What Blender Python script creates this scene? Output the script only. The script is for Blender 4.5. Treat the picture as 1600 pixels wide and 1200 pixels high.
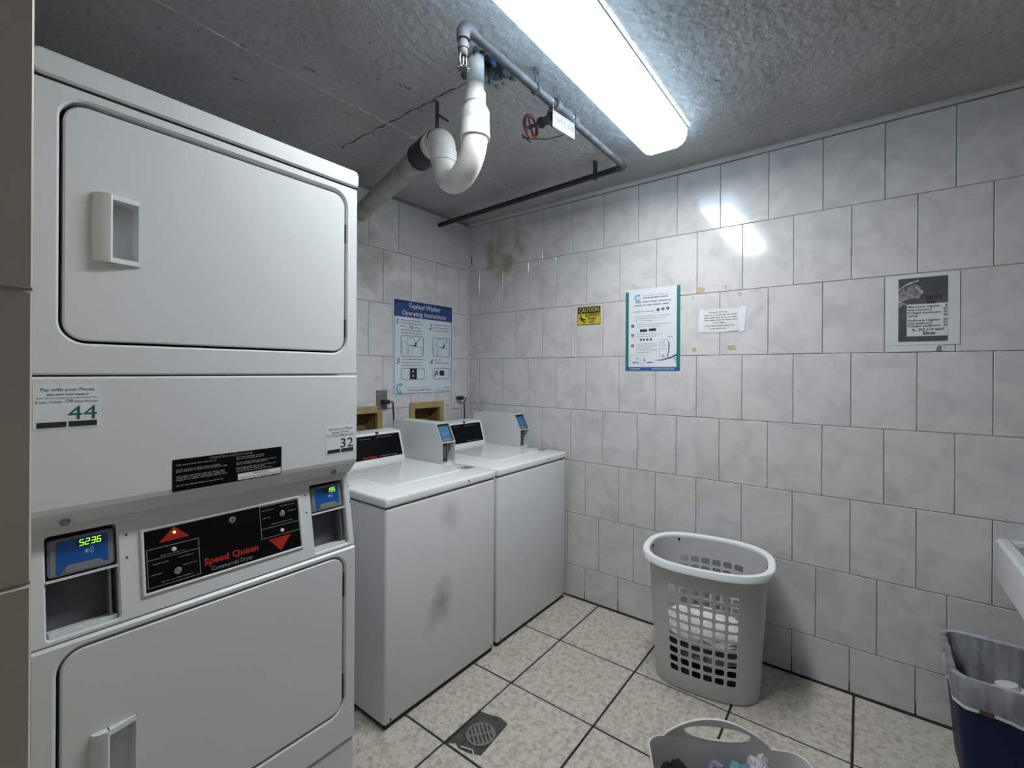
import bpy, bmesh, math, random
from mathutils import Vector, Matrix, noise
from mathutils.geometry import tessellate_polygon

for _o in list(bpy.data.objects):
    bpy.data.objects.remove(_o)
SC = bpy.context.scene
COL = SC.collection
PI = math.pi

# ------------------------------------------------------------------ camera
F_PX, CY_PX = 712.5, 579.7
YAW = math.atan2(547, F_PX)
ROLL = math.atan2(8.4, 1475)
CAM_Z = 1.36
_s, _c = math.sin(YAW), math.cos(YAW)
_R = Vector((_s, -_c, 0)); _F = Vector((_c, _s, 0)); _U = Vector((0, 0, 1))
_cx = _R * math.cos(ROLL) + _U * math.sin(ROLL)
_cy = -_R * math.sin(ROLL) + _U * math.cos(ROLL)
cam_d = bpy.data.cameras.new('camera')
cam_d.sensor_fit = 'HORIZONTAL'
cam_d.sensor_width = 36.0
cam_d.lens = F_PX / 1600 * 36.0
cam_d.shift_y = (CY_PX - 600) / 1600
cam_d.clip_start = 0.02
cam = bpy.data.objects.new('camera', cam_d)
COL.objects.link(cam)
_m = Matrix((_cx, _cy, -_F)).transposed().to_4x4()
_m.translation = Vector((0, 0, CAM_Z))
cam.matrix_world = _m
SC.camera = cam

# ------------------------------------------------------------------ world, exposure
wd = bpy.data.worlds.new('world'); SC.world = wd
wd.use_nodes = True
wd.node_tree.nodes['Background'].inputs[0].default_value = (0.75, 0.8, 0.85, 1)
wd.node_tree.nodes['Background'].inputs[1].default_value = 0.3
SC.view_settings.view_transform = 'Standard'
SC.view_settings.look = 'None'
SC.view_settings.exposure = 0.52
SC.view_settings.gamma = 1.0
SC.view_settings.use_curve_mapping = False
LAMP_STRENGTH = 30.0
LAMP_COLOR = (0.96, 0.98, 1.0, 1)

# ------------------------------------------------------------------ materials
MATS = {}
def mat(name, col, rough=0.5, metal=0.0, var=0.0, vscale=8.0, col2=None, bump=0.0, bscale=60.0,
        emit=None, estr=0.0, spec=0.5, detail=5.0, dist=0.0, lo=0.35, hi=0.65, rand=0.0, coat=0.0):
    """procedural principled material; col2 mixes in by noise between lo and hi"""
    m = bpy.data.materials.new(name); m.use_nodes = True
    nt = m.node_tree; n = nt.nodes; l = nt.links
    b = n['Principled BSDF']
    b.inputs['Roughness'].default_value = rough
    b.inputs['Metallic'].default_value = metal
    b.inputs['Specular IOR Level'].default_value = spec
    if coat: b.inputs['Coat Weight'].default_value = coat
    c1 = (*col, 1)
    geo = n.new('ShaderNodeNewGeometry')
    if col2 is None and var > 0:
        col2 = tuple(max(0, c * (1 - var)) for c in col)
    if col2 is not None:
        nz = n.new('ShaderNodeTexNoise'); nz.inputs['Scale'].default_value = vscale
        nz.inputs['Detail'].default_value = detail; nz.inputs['Distortion'].default_value = dist
        if rand:
            oi = n.new('ShaderNodeObjectInfo'); ad = n.new('ShaderNodeVectorMath'); ad.operation = 'MULTIPLY_ADD'
            cx = n.new('ShaderNodeCombineXYZ')
            for i in range(3): l.new(oi.outputs['Random'], cx.inputs[i])
            l.new(cx.outputs[0], ad.inputs[0]); ad.inputs[1].default_value = (17 * rand,) * 3
            l.new(geo.outputs['Position'], ad.inputs[2]); l.new(ad.outputs[0], nz.inputs['Vector'])
        else:
            l.new(geo.outputs['Position'], nz.inputs['Vector'])
        mr = n.new('ShaderNodeMapRange'); mr.inputs[1].default_value = lo; mr.inputs[2].default_value = hi
        l.new(nz.outputs['Fac'], mr.inputs[0])
        mx = n.new('ShaderNodeMix'); mx.data_type = 'RGBA'
        mx.inputs['A'].default_value = c1; mx.inputs['B'].default_value = (*col2, 1)
        l.new(mr.outputs[0], mx.inputs['Factor']); l.new(mx.outputs['Result'], b.inputs['Base Color'])
    else:
        b.inputs['Base Color'].default_value = c1
    if bump:
        nb = n.new('ShaderNodeTexNoise'); nb.inputs['Scale'].default_value = bscale; nb.inputs['Detail'].default_value = 4
        l.new(geo.outputs['Position'], nb.inputs['Vector'])
        bp = n.new('ShaderNodeBump'); bp.inputs['Strength'].default_value = bump; bp.inputs['Distance'].default_value = 0.004
        l.new(nb.outputs['Fac'], bp.inputs['Height']); l.new(bp.outputs[0], b.inputs['Normal'])
    if emit:
        b.inputs['Emission Color'].default_value = (*emit, 1); b.inputs['Emission Strength'].default_value = estr
    MATS[name] = m
    return m

def spot_stain(m, centre, radius, color, scale, thr_lo, thr_hi, amount=1.0, stretch=(1, 1, 1)):
    """adds a noisy stain of its own shape around a world point to an existing material"""
    nt = m.node_tree; n = nt.nodes; l = nt.links; b = n['Principled BSDF']
    geo = n.new('ShaderNodeNewGeometry')
    sub = n.new('ShaderNodeVectorMath'); sub.operation = 'SUBTRACT'; sub.inputs[1].default_value = centre
    l.new(geo.outputs['Position'], sub.inputs[0])
    mul = n.new('ShaderNodeVectorMath'); mul.operation = 'MULTIPLY'; mul.inputs[1].default_value = stretch
    l.new(sub.outputs[0], mul.inputs[0])
    ln = n.new('ShaderNodeVectorMath'); ln.operation = 'LENGTH'; l.new(mul.outputs[0], ln.inputs[0])
    mr = n.new('ShaderNodeMapRange'); mr.inputs[1].default_value = 0; mr.inputs[2].default_value = radius
    mr.inputs[3].default_value = 1; mr.inputs[4].default_value = 0; l.new(ln.outputs['Value'], mr.inputs[0])
    nz = n.new('ShaderNodeTexNoise'); nz.inputs['Scale'].default_value = scale; nz.inputs['Detail'].default_value = 6
    l.new(geo.outputs['Position'], nz.inputs['Vector'])
    ml = n.new('ShaderNodeMath'); ml.operation = 'MULTIPLY'; l.new(mr.outputs[0], ml.inputs[0]); l.new(nz.outputs['Fac'], ml.inputs[1])
    m2 = n.new('ShaderNodeMapRange'); m2.inputs[1].default_value = thr_lo; m2.inputs[2].default_value = thr_hi
    m2.inputs[4].default_value = amount; l.new(ml.outputs[0], m2.inputs[0])
    mx = n.new('ShaderNodeMix'); mx.data_type = 'RGBA'
    src = b.inputs['Base Color']
    if src.is_linked:
        l.new(src.links[0].from_socket, mx.inputs['A'])
    else:
        mx.inputs['A'].default_value = src.default_value[:]
    mx.inputs['B'].default_value = (*color, 1)
    l.new(m2.outputs[0], mx.inputs['Factor']); l.new(mx.outputs['Result'], b.inputs['Base Color'])

tile_m = mat('marbled_wall_tile', (0.63, 0.63, 0.62), 0.11, col2=(0.51, 0.51, 0.51), vscale=9, detail=10, dist=0.9, lo=0.42, hi=0.75, rand=1.0)
spot_stain(tile_m, (2.40, 1.93, 2.12), 0.42, (0.25, 0.22, 0.15), 9, 0.24, 0.46, 0.75)
spot_stain(tile_m, (1.55, 2.24, 2.02), 0.40, (0.30, 0.27, 0.20), 8, 0.24, 0.46, 0.6)
mat('plain_patch', (0.55, 0.55, 0.55), 0.6, var=0.08, vscale=20)
mat('grout', (0.30, 0.295, 0.28), 0.9, var=0.4, vscale=9)
mat('dark_grout', (0.025, 0.024, 0.022), 0.9, var=0.4, vscale=20)
ft = mat('stone_floor_tile', (0.60, 0.575, 0.505), 0.32, col2=(0.29, 0.25, 0.20), vscale=48, detail=12, dist=0.6, lo=0.42, hi=0.78, rand=1.0, bump=0.08, bscale=50)
spot_stain(ft, (1.75, 1.32, 0), 0.10, (0.45, 0.24, 0.22), 22, 0.25, 0.55, 0.4)
mat('beige_tile', (0.64, 0.595, 0.50), 0.45, var=0.12, vscale=6)
mat('beige_grout', (0.50, 0.46, 0.38), 0.9)
con = mat('ceiling_concrete', (0.43, 0.432, 0.425), 0.85, col2=(0.33, 0.332, 0.325), vscale=3.2, detail=8, lo=0.35, hi=0.7, bump=0.9, bscale=34)
def concrete_pits(m):
    nt = m.node_tree; n = nt.nodes; l = nt.links; b = n['Principled BSDF']
    geo = n.new('ShaderNodeNewGeometry')
    mp = n.new('ShaderNodeMapping'); mp.inputs['Scale'].default_value = (40, 15, 15)
    l.new(geo.outputs['Position'], mp.inputs['Vector'])
    nz = n.new('ShaderNodeTexNoise'); nz.inputs['Scale'].default_value = 1.6; nz.inputs['Detail'].default_value = 5; nz.inputs['Roughness'].default_value = 0.65
    l.new(mp.outputs[0], nz.inputs['Vector'])
    mr = n.new('ShaderNodeMapRange'); mr.inputs[1].default_value = 0.60; mr.inputs[2].default_value = 0.70
    l.new(nz.outputs['Fac'], mr.inputs[0])
    mx = n.new('ShaderNodeMix'); mx.data_type = 'RGBA'
    l.new(b.inputs['Base Color'].links[0].from_socket, mx.inputs['A']); mx.inputs['B'].default_value = (0.20, 0.20, 0.195, 1)
    l.new(mr.outputs[0], mx.inputs['Factor']); l.new(mx.outputs['Result'], b.inputs['Base Color'])
concrete_pits(con)
for _n in con.node_tree.nodes:
    if _n.type == 'BUMP': _n.inputs['Distance'].default_value = 0.009
mat('plaster_wall', (0.55, 0.54, 0.52), 0.7, var=0.1)
mat('ridge_concrete', (0.60, 0.60, 0.58), 0.9, var=0.4, vscale=40)
mat('spall_concrete', (0.22, 0.22, 0.215), 0.95, col2=(0.12, 0.12, 0.12), vscale=60)
mat('raw_cement', (0.13, 0.13, 0.135), 0.95, col2=(0.07, 0.07, 0.07), vscale=40, bump=0.8, bscale=80)
mat('cement_patch', (0.085, 0.082, 0.070), 0.8, col2=(0.045, 0.044, 0.038), vscale=30, bump=0.3)
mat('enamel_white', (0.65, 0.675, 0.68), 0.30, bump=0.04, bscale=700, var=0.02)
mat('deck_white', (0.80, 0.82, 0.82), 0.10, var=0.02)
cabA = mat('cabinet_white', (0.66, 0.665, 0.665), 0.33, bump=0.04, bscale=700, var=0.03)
spot_stain(cabA, (1.365, 1.41, 0.375), 0.18, (0.16, 0.165, 0.17), 9, 0.20, 0.60, 0.85, stretch=(1.5, 0.3, 0.85))
spot_stain(cabA, (1.29, 1.41, 0.31), 0.11, (0.2, 0.2, 0.2), 11, 0.2, 0.65, 0.5, stretch=(1.2, 0.3, 1))
spot_stain(cabA, (1.40, 1.41, 0.73), 0.13, (0.2, 0.2, 0.2), 9, 0.2, 0.65, 0.55, stretch=(1, 0.3, 1))
mat('gap_dark', (0.02, 0.02, 0.025), 0.8, var=0.2)  # near-black colour stands in for the shade inside gaps
mat('gap_grey', (0.10, 0.10, 0.11), 0.8, var=0.2)
mat('panel_black', (0.004, 0.004, 0.005), 0.30, var=0.2, spec=0.12)
mat('black_plastic', (0.012, 0.012, 0.012), 0.45, var=0.2)
mat('print_black', (0.015, 0.015, 0.018), 0.6, var=0.1)
mat('print_grey', (0.22, 0.22, 0.24), 0.6, var=0.1)
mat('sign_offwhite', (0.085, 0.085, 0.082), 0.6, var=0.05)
mat('print_white', (0.75, 0.76, 0.77), 0.5, var=0.03)
mat('line_grey', (0.30, 0.30, 0.30), 0.5, var=0.05)
mat('logo_red', (0.45, 0.02, 0.015), 0.4, var=0.1)
mat('arrow_red', (0.38, 0.018, 0.012), 0.35, var=0.15, vscale=30)
mat('print_green', (0.01, 0.11, 0.07), 0.5, var=0.05)
mat('sign_blue', (0.02, 0.055, 0.22), 0.35, var=0.06)
mat('sign_white', (0.64, 0.70, 0.745), 0.25, var=0.03)
mat('paper_white', (0.70, 0.74, 0.77), 0.45, var=0.04)
mat('paper_grey', (0.66, 0.69, 0.68), 0.6, var=0.05)
mat('poster_blue', (0.03, 0.10, 0.28), 0.4, var=0.06)
mat('poster_green', (0.015, 0.17, 0.16), 0.4, var=0.08)
mat('teal', (0.16, 0.46, 0.56), 0.4, var=0.2)
mat('pale_teal', (0.35, 0.62, 0.68), 0.4, var=0.2)
mat('flyer_dark', (0.055, 0.06, 0.075), 0.5, col2=(0.10, 0.105, 0.12), vscale=12)
mat('flyer_mid', (0.30, 0.30, 0.32), 0.5, col2=(0.10, 0.10, 0.11), vscale=60)
mat('flyer_light', (0.50, 0.50, 0.52), 0.5, col2=(0.25, 0.25, 0.27), vscale=50)
mat('caution_yellow', (0.62, 0.52, 0.05), 0.4, var=0.15, vscale=40)
mat('tape_beige', (0.55, 0.46, 0.30), 0.7, col2=(0.35, 0.27, 0.15), vscale=60)
mat('reader_blue', (0.008, 0.09, 0.36), 0.25, var=0.08)
mat('reader_teal', (0.035, 0.16, 0.34), 0.3, var=0.1)
mat('reader_grey', (0.20, 0.205, 0.22), 0.4, var=0.05)
mat('digit_green', (0.1, 0.9, 0.1), 0.4, emit=(0.40, 1.0, 0.10), estr=1.1)
mat('led_yellow', (0.9, 0.9, 0.1), 0.4, emit=(0.9, 1.0, 0.1), estr=1.6)
mat('digit_dim', (0.1, 0.3, 0.1), 0.4, emit=(0.3, 0.8, 0.15), estr=0.35)
mat('chrome', (0.65, 0.65, 0.66), 0.22, metal=1.0, var=0.1)
mat('dark_chrome', (0.12, 0.12, 0.12), 0.4, metal=0.6, var=0.2)
mat('dull_metal', (0.32, 0.33, 0.33), 0.45, metal=0.8, var=0.2, vscale=30)
mat('label_silver', (0.45, 0.46, 0.46), 0.3, metal=0.5, var=0.4, vscale=60)
mat('pvc_white', (0.68, 0.68, 0.66), 0.38, col2=(0.52, 0.52, 0.49), vscale=14, lo=0.5, hi=0.8)
mat('pvc_old', (0.42, 0.42, 0.38), 0.5, col2=(0.26, 0.26, 0.22), vscale=16)
mat('primer_purple', (0.45, 0.32, 0.32), 0.4, var=0.3, vscale=40)
mat('black_rubber', (0.012, 0.012, 0.016), 0.4, var=0.3)
mat('iron_pipe', (0.11, 0.115, 0.125), 0.6, metal=0.3, var=0.45, vscale=25)
mat('dark_pipe', (0.035, 0.037, 0.042), 0.55, metal=0.3, var=0.3, vscale=25)
mat('valve_iron', (0.09, 0.10, 0.11), 0.6, metal=0.3, var=0.4, vscale=30)
mat('handwheel_red', (0.20, 0.045, 0.045), 0.5, var=0.3, vscale=40)
mat('sign_red', (0.022, 0.0012, 0.001), 0.5, var=0.1)
mat('brass', (0.40, 0.36, 0.28), 0.4, metal=0.7, var=0.3)
mat('blue_rag', (0.03, 0.10, 0.25), 0.8, var=0.3)
mat('box_yellow', (0.42, 0.32, 0.13), 0.6, col2=(0.33, 0.24, 0.10), vscale=18)
mat('box_inner', (0.20, 0.145, 0.055), 0.7, var=0.3, vscale=14)
mat('outlet_grey', (0.20, 0.195, 0.19), 0.4, metal=0.2, var=0.15)
mat('outlet_white', (0.62, 0.62, 0.60), 0.35, var=0.03)
mat('lamp_white', (0.7, 0.7, 0.7), 0.4, var=0.03)
mat('lamp_diffuser', (0.9, 0.9, 0.9), 0.4, emit=LAMP_COLOR[:3], estr=LAMP_STRENGTH)
mat('lamp_side', (0.8, 0.85, 0.9), 0.4, emit=(0.55, 0.77, 1.0), estr=LAMP_STRENGTH * 0.21)
mat('hamper_plastic', (0.52, 0.525, 0.53), 0.35, var=0.04)
mat('hamper_rim_lit', (0.87, 0.89, 0.90), 0.3, var=0.03)  # whiter than the body: light from above is put into the colour
mat('basket_grey', (0.64, 0.64, 0.62), 0.4, var=0.05)
mat('bin_blue', (0.004, 0.014, 0.055), 0.5, var=0.15, spec=0.25)
mat('cup_white', (0.72, 0.71, 0.68), 0.4, var=0.05)
mat('sink_white', (0.70, 0.72, 0.71), 0.2, var=0.04)
mat('groove_grey', (0.18, 0.18, 0.18), 0.7, var=0.2)
for nm, c in (('cloth_white', (0.78, 0.78, 0.77)), ('cloth_dark', (0.03, 0.03, 0.035)), ('cloth_grey', (0.30, 0.29, 0.28)),
              ('cloth_black', (0.008, 0.006, 0.014)), ('cloth_pink', (0.55, 0.36, 0.34)), ('cloth_purple', (0.27, 0.23, 0.36)),
              ('cloth_teal', (0.13, 0.30, 0.38)), ('cloth_pale', (0.50, 0.49, 0.53)), ('cloth_maroon', (0.12, 0.05, 0.06))):
    mat(nm, c, 0.9, var=0.2, vscale=30, bump=0.3, bscale=300)
def film_material():
    m = bpy.data.materials.new('liner_film'); m.use_nodes = True
    nt = m.node_tree; n = nt.nodes; l = nt.links; b = n['Principled BSDF']
    b.inputs['Base Color'].default_value = (0.80, 0.84, 0.88, 1); b.inputs['Roughness'].default_value = 0.22
    geo = n.new('ShaderNodeNewGeometry'); nz = n.new('ShaderNodeTexNoise'); nz.inputs['Scale'].default_value = 1.0
    mp = n.new('ShaderNodeMapping'); mp.inputs['Scale'].default_value = (34, 34, 9)
    l.new(geo.outputs['Position'], mp.inputs['Vector']); l.new(mp.outputs[0], nz.inputs['Vector'])
    mr = n.new('ShaderNodeMapRange'); mr.inputs[1].default_value = 0.3; mr.inputs[2].default_value = 0.75
    mr.inputs[3].default_value = 0.24; mr.inputs[4].default_value = 0.50
    l.new(nz.outputs['Fac'], mr.inputs[0]); l.new(mr.outputs[0], b.inputs['Alpha'])
    MATS['liner_film'] = m
film_material()

# ------------------------------------------------------------------ mesh helpers
class Frame:
    def __init__(s, o, u, v, w):
        s.o, s.u, s.v, s.w = Vector(o), Vector(u), Vector(v), Vector(w)
    def __call__(s, a, b, c=0.0):
        return s.o + s.u * a + s.v * b + s.w * c
    def at(s, a, b, c=0.0):
        return Frame(s(a, b, c), s.u, s.v, s.w)
WORLD = Frame((0, 0, 0), (1, 0, 0), (0, 1, 0), (0, 0, 1))

def rrect(x0, y0, x1, y1, r=0.0, n=5):
    if r <= 1e-6:
        return [(x0, y0), (x1, y0), (x1, y1), (x0, y1)]
    r = min(r, (x1 - x0) / 2 - 1e-5, (y1 - y0) / 2 - 1e-5)
    pts = []
    for cx, cy, a0 in ((x1 - r, y0 + r, -90), (x1 - r, y1 - r, 0), (x0 + r, y1 - r, 90), (x0 + r, y0 + r, 180)):
        for i in range(n + 1):
            a = math.radians(a0 + 90 * i / n)
            pts.append((cx + r * math.cos(a), cy + r * math.sin(a)))
    return pts

def ring_faces(bm, A, B, flip=False):
    n = len(A)
    for i in range(n):
        j = (i + 1) % n
        f = [A[i], A[j], B[j], B[i]]
        bm.faces.new(f[::-1] if flip else f)

def cap(bm, loops, flip=False):
    co = [[v.co for v in lp] for lp in loops]
    flat = [v for lp in loops for v in lp]
    if len(loops) == 1 and len(flat) > 2:
        try:
            bm.faces.new(flat[::-1] if flip else flat); return
        except ValueError:
            pass
    for t in tessellate_polygon(co):
        try: bm.faces.new([flat[i] for i in (t[::-1] if flip else t)])
        except ValueError: pass

def prism(bm, fr, polys, w0, w1):
    """polys: outer outline then holes, 2D; extruded along w"""
    top, bot = [], []
    for p in polys:
        top.append([bm.verts.new(fr(x, y, w1)) for x, y in p])
        bot.append([bm.verts.new(fr(x, y, w0)) for x, y in p])
    cap(bm, top); cap(bm, bot, True)
    for t, b in zip(top, bot):
        ring_faces(bm, b, t)

def rplate(bm, fr, rect, r, w0, w1, ch=0.0, holes=(), n=5):
    """rounded-rect plate with chamfered front edge; holes = [(rect, r)]"""
    x0, y0, x1, y1 = rect
    loops_b, loops_m, loops_t = [], [], []
    def three(rc, rr, sgn):
        a, b, c, d = rc
        full = rrect(a, b, c, d, rr, n)
        k = ch * sgn
        ins = rrect(a + k, b + k, c - k, d - k, max(rr - k, 0) if rr > 0 else 0, n)
        if len(ins) != len(full): ins = rrect(a + k, b + k, c - k, d - k, 1e-4, n)
        loops_b.append([bm.verts.new(fr(x, y, w0)) for x, y in full])
        loops_m.append([bm.verts.new(fr(x, y, w1 - ch)) for x, y in full])
        loops_t.append([bm.verts.new(fr(x, y, w1)) for x, y in ins])
    three(rect, r, 1)
    for rc, rr in holes: three(rc, rr, -1)
    cap(bm, loops_t); cap(bm, loops_b, True)
    for b, m_, t in zip(loops_b, loops_m, loops_t):
        ring_faces(bm, b, m_); ring_faces(bm, m_, t)

def box(bm, lo, hi, bev=0.0, fr=WORLD, seg=2):
    x0, y0, z0 = lo; x1, y1, z1 = hi
    vs = [bm.verts.new(fr(x, y, z)) for z in (z0, z1) for y in (y0, y1) for x in (x0, x1)]
    fs = [(0, 2, 3, 1), (4, 5, 7, 6), (0, 1, 5, 4), (2, 6, 7, 3), (0, 4, 6, 2), (1, 3, 7, 5)]
    faces = [bm.faces.new([vs[i] for i in f]) for f in fs]
    if bev > 0:
        es = list({e for f in faces for e in f.edges})
        bmesh.ops.bevel(bm, geom=es, offset=bev, segments=seg, affect='EDGES', profile=0.5)

def tube(bm, pts, r, n=12, caps=True, closed=False):
    pts = [Vector(p) for p in pts]; N = len(pts)
    rs = r if isinstance(r, (list, tuple)) else [r] * N
    rings = []; prev = None
    for i in range(N):
        if closed: t = pts[(i + 1) % N] - pts[i - 1]
        elif i == 0: t = pts[1] - pts[0]
        elif i == N - 1: t = pts[-1] - pts[-2]
        else: t = (pts[i + 1] - pts[i]).normalized() + (pts[i] - pts[i - 1]).normalized()
        if t.length < 1e-9: t = pts[min(i + 1, N - 1)] - pts[max(i - 1, 0)]
        t.normalize()
        if prev is None:
            a = Vector((0, 0, 1)) if abs(t.z) < 0.9 else Vector((1, 0, 0))
            u = t.cross(a).normalized()
        else:
            u = prev - t * prev.dot(t)
            u.normalize()
        prev = u; v = t.cross(u)
        rings.append([bm.verts.new(pts[i] + (u * math.cos(2 * PI * k / n) + v * math.sin(2 * PI * k / n)) * rs[i]) for k in range(n)])
    for i in range(N - 1): ring_faces(bm, rings[i], rings[i + 1])
    if closed: ring_faces(bm, rings[-1], rings[0])
    elif caps:
        bm.faces.new(rings[0][::-1]); bm.faces.new(rings[-1])

def cyl(bm, a, b, r, n=16, r2=None):
    tube(bm, [a, b], [r, r if r2 is None else r2], n)

def arc3(c, u, v, r, a0, a1, n=10):
    c, u, v = Vector(c), Vector(u), Vector(v)
    return [c + u * r * math.cos(math.radians(a0 + (a1 - a0) * i / n)) + v * r * math.sin(math.radians(a0 + (a1 - a0) * i / n)) for i in range(n + 1)]

def disc(bm, fr, x, y, r, w0, w1, n=16):
    prism(bm, fr, [[(x + r * math.cos(2 * PI * i / n), y + r * math.sin(2 * PI * i / n)) for i in range(n)]], w0, w1)

def quad2(bm, fr, x0, y0, x1, y1, w):
    bm.faces.new([bm.verts.new(fr(*p, w)) for p in ((x0, y0), (x1, y0), (x1, y1), (x0, y1))])

def poly2(bm, fr, pts, w):
    bm.faces.new([bm.verts.new(fr(x, y, w)) for x, y in pts])

def stroke(bm, fr, pts, t, w, closed=False):
    """flat printed line: one mitred ribbon"""
    P = [Vector(p) for p in pts]
    P = [p for i, p in enumerate(P) if i == 0 or (p - P[i - 1]).length > 1e-6]
    n = len(P)
    if n < 2: return
    A, B = [], []
    for i in range(n):
        d0 = (P[i] - P[i - 1]).normalized() if (i > 0 or closed) else None
        d1 = (P[(i + 1) % n] - P[i]).normalized() if (i < n - 1 or closed) else None
        d0 = d0 or d1; d1 = d1 or d0
        n0, n1 = Vector((-d0.y, d0.x)), Vector((-d1.y, d1.x))
        m_ = n0 + n1
        m_ = n0 if m_.length < 1e-3 else m_.normalized()
        k = t / 2 / max(m_.dot(n0), 0.5)
        A.append(bm.verts.new(fr(*(P[i] + m_ * k), w))); B.append(bm.verts.new(fr(*(P[i] - m_ * k), w)))
    for i in range(n if closed else n - 1):
        j = (i + 1) % n
        bm.faces.new([A[i], B[i], B[j], A[j]])

def greek(bm, fr, x0, x1, y, h, w, rng, fill=0.85):
    """a line of print too small to read: word-length dashes"""
    x = x0
    while x < x1 - h:
        ln = min(rng.uniform(1.5, 5.5) * h, x1 - x)
        quad2(bm, fr, x, y, x + ln, y + h * fill, w)
        x += ln + h * 0.7

SEG = {'0': 'abcdef', '1': 'bc', '2': 'abdeg', '3': 'abcdg', '4': 'bcfg', '5': 'acdfg', '6': 'acdefg', '7': 'abc', '8': 'abcdefg', '9': 'abcdfg'}
def seven(bm, fr, s, x1, y, h, pitch, w, shear=0.12):
    """lit seven-segment digits, right-aligned at x1"""
    dw = pitch * 0.66; t = h * 0.115
    ln = {'a': ((0, 1), (1, 1)), 'b': ((1, 1), (1, .5)), 'c': ((1, .5), (1, 0)), 'd': ((0, 0), (1, 0)), 'e': ((0, .5), (0, 0)), 'f': ((0, 1), (0, .5)), 'g': ((0, .5), (1, .5))}
    for i, ch in enumerate(s):
        ox = x1 - (len(s) - i) * pitch
        for q in SEG[ch]:
            (a, b), (c, d) = ln[q]
            stroke(bm, fr, [(ox + a * dw + b * h * shear, y + b * h), (ox + c * dw + d * h * shear, y + d * h)], t, w)
_txt_cache = {}
def text(bm, fr, s, x, y, h, w, width=None, align='l', bold=0.0, shear=0.0):
    """printed lettering; h = cap height, width squeezes to fit"""
    key = (s, round(bold, 4), round(shear, 3))
    if key not in _txt_cache:
        cu = bpy.data.curves.new('lettering', 'FONT'); cu.body = s; cu.size = 1.0; cu.offset = bold; cu.shear = shear
        cu.resolution_u = 2
        ob = bpy.data.objects.new('lettering', cu); COL.objects.link(ob)
        dg = bpy.context.evaluated_depsgraph_get()
        me = ob.evaluated_get(dg).to_mesh()
        vs = [(v.co.x, v.co.y) for v in me.vertices]; fs = [tuple(p.vertices) for p in me.polygons]
        ob.evaluated_get(dg).to_mesh_clear()
        bpy.data.objects.remove(ob); bpy.data.curves.remove(cu)
        _txt_cache[key] = (vs, fs)
    vs, fs = _txt_cache[key]
    if not vs: return
    xa = min(v[0] for v in vs); xb = max(v[0] for v in vs)
    sy = h / 0.70
    sx = (width / (xb - xa)) if width else sy
    W = (xb - xa) * sx
    ox = {'l': x, 'c': x - W / 2, 'r': x - W}[align]
    nv = [bm.verts.new(fr(ox + (a - xa) * sx, y + b * sy, w)) for a, b in vs]
    for f in fs:
        try: bm.faces.new([nv[i] for i in f])
        except ValueError: pass

def origin_of(parent):
    o = Vector((0, 0, 0)); p = parent
    while p is not None:
        o += p.location; p = p.parent
    return o

def obj(name, bm, m, parent=None, smooth=False, loc=None, fixn=True):
    """links a bmesh (world coordinates) as one mesh object"""
    if fixn: bmesh.ops.recalc_face_normals(bm, faces=bm.faces)
    base = origin_of(parent) if parent is not None else Vector((0, 0, 0))
    if loc is not None: base = Vector(loc)
    if base.length: bmesh.ops.translate(bm, verts=bm.verts, vec=-base)
    me = bpy.data.meshes.new(name); bm.to_mesh(me); bm.free()
    me.materials.append(MATS[m] if isinstance(m, str) else m)
    if smooth:
        for p in me.polygons: p.use_smooth = True
    o = bpy.data.objects.new(name, me); COL.objects.link(o)
    if parent is not None: o.parent = parent
    elif loc is not None: o.location = loc
    if smooth:
        try: me.set_sharp_from_angle(angle=math.radians(40))
        except Exception: pass
    return o

def part(name, m, parent, fn, smooth=False, fixn=True, label=None):
    bm = bmesh.new(); fn(bm)
    o = obj(name, bm, m, parent, smooth, fixn=fixn)
    if label: o['label'] = label
    if name.endswith('_print') or name in ('panel_lines', 'step_pictures', 'step_numbers', 'heading', 'broken_plaster', 'hand_lights', 'number_marks', 'picture_dots'):
        o['kind'] = 'stuff'     # print and crumbs too small to pick apart
    return o

def thing(name, label, cat, loc=(0, 0, 0), group=None):
    o = bpy.data.objects.new(name, None); COL.objects.link(o); o.location = loc
    o.empty_display_size = 0.05
    o['label'] = label; o['category'] = cat
    if group: o['group'] = group
    return o

def struct(name, m, fn, label, cat, smooth=False):
    bm = bmesh.new(); fn(bm); o = obj(name, bm, m, None, smooth)
    o['kind'] = 'structure'; o['label'] = label; o['category'] = cat
    return o

def solo(name, m, fn, label, cat, loc, group=None, smooth=False, fixn=True):
    bm = bmesh.new(); fn(bm); o = obj(name, bm, m, None, smooth, loc=loc, fixn=fixn)
    o['label'] = label; o['category'] = cat
    if group: o['group'] = group
    return o

# ------------------------------------------------------------------ room dimensions
XB = 2.414          # right wall (posters)
YA = 2.239          # back wall (behind the washers)
ZC = 2.412          # ceiling
XL, YR = -1.05, -1.60
YS, XS = 0.703, 0.076   # face and edge of the tiled wall end at the left
ROWS = [0.004, 0.194, 0.505, 0.821, 1.130, 1.444, 1.757, 2.073, 2.389]
PW = 0.2107
F_RIGHT = Frame((XB, 0, 0), (0, -1, 0), (0, 0, 1), (-1, 0, 0))   # u = -Y
F_BACK = Frame((0, YA, 0), (1, 0, 0), (0, 0, 1), (0, -1, 0))     # u = X
F_STUB = Frame((0, YS, 0), (1, 0, 0), (0, 0, 1), (0, -1, 0))

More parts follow.
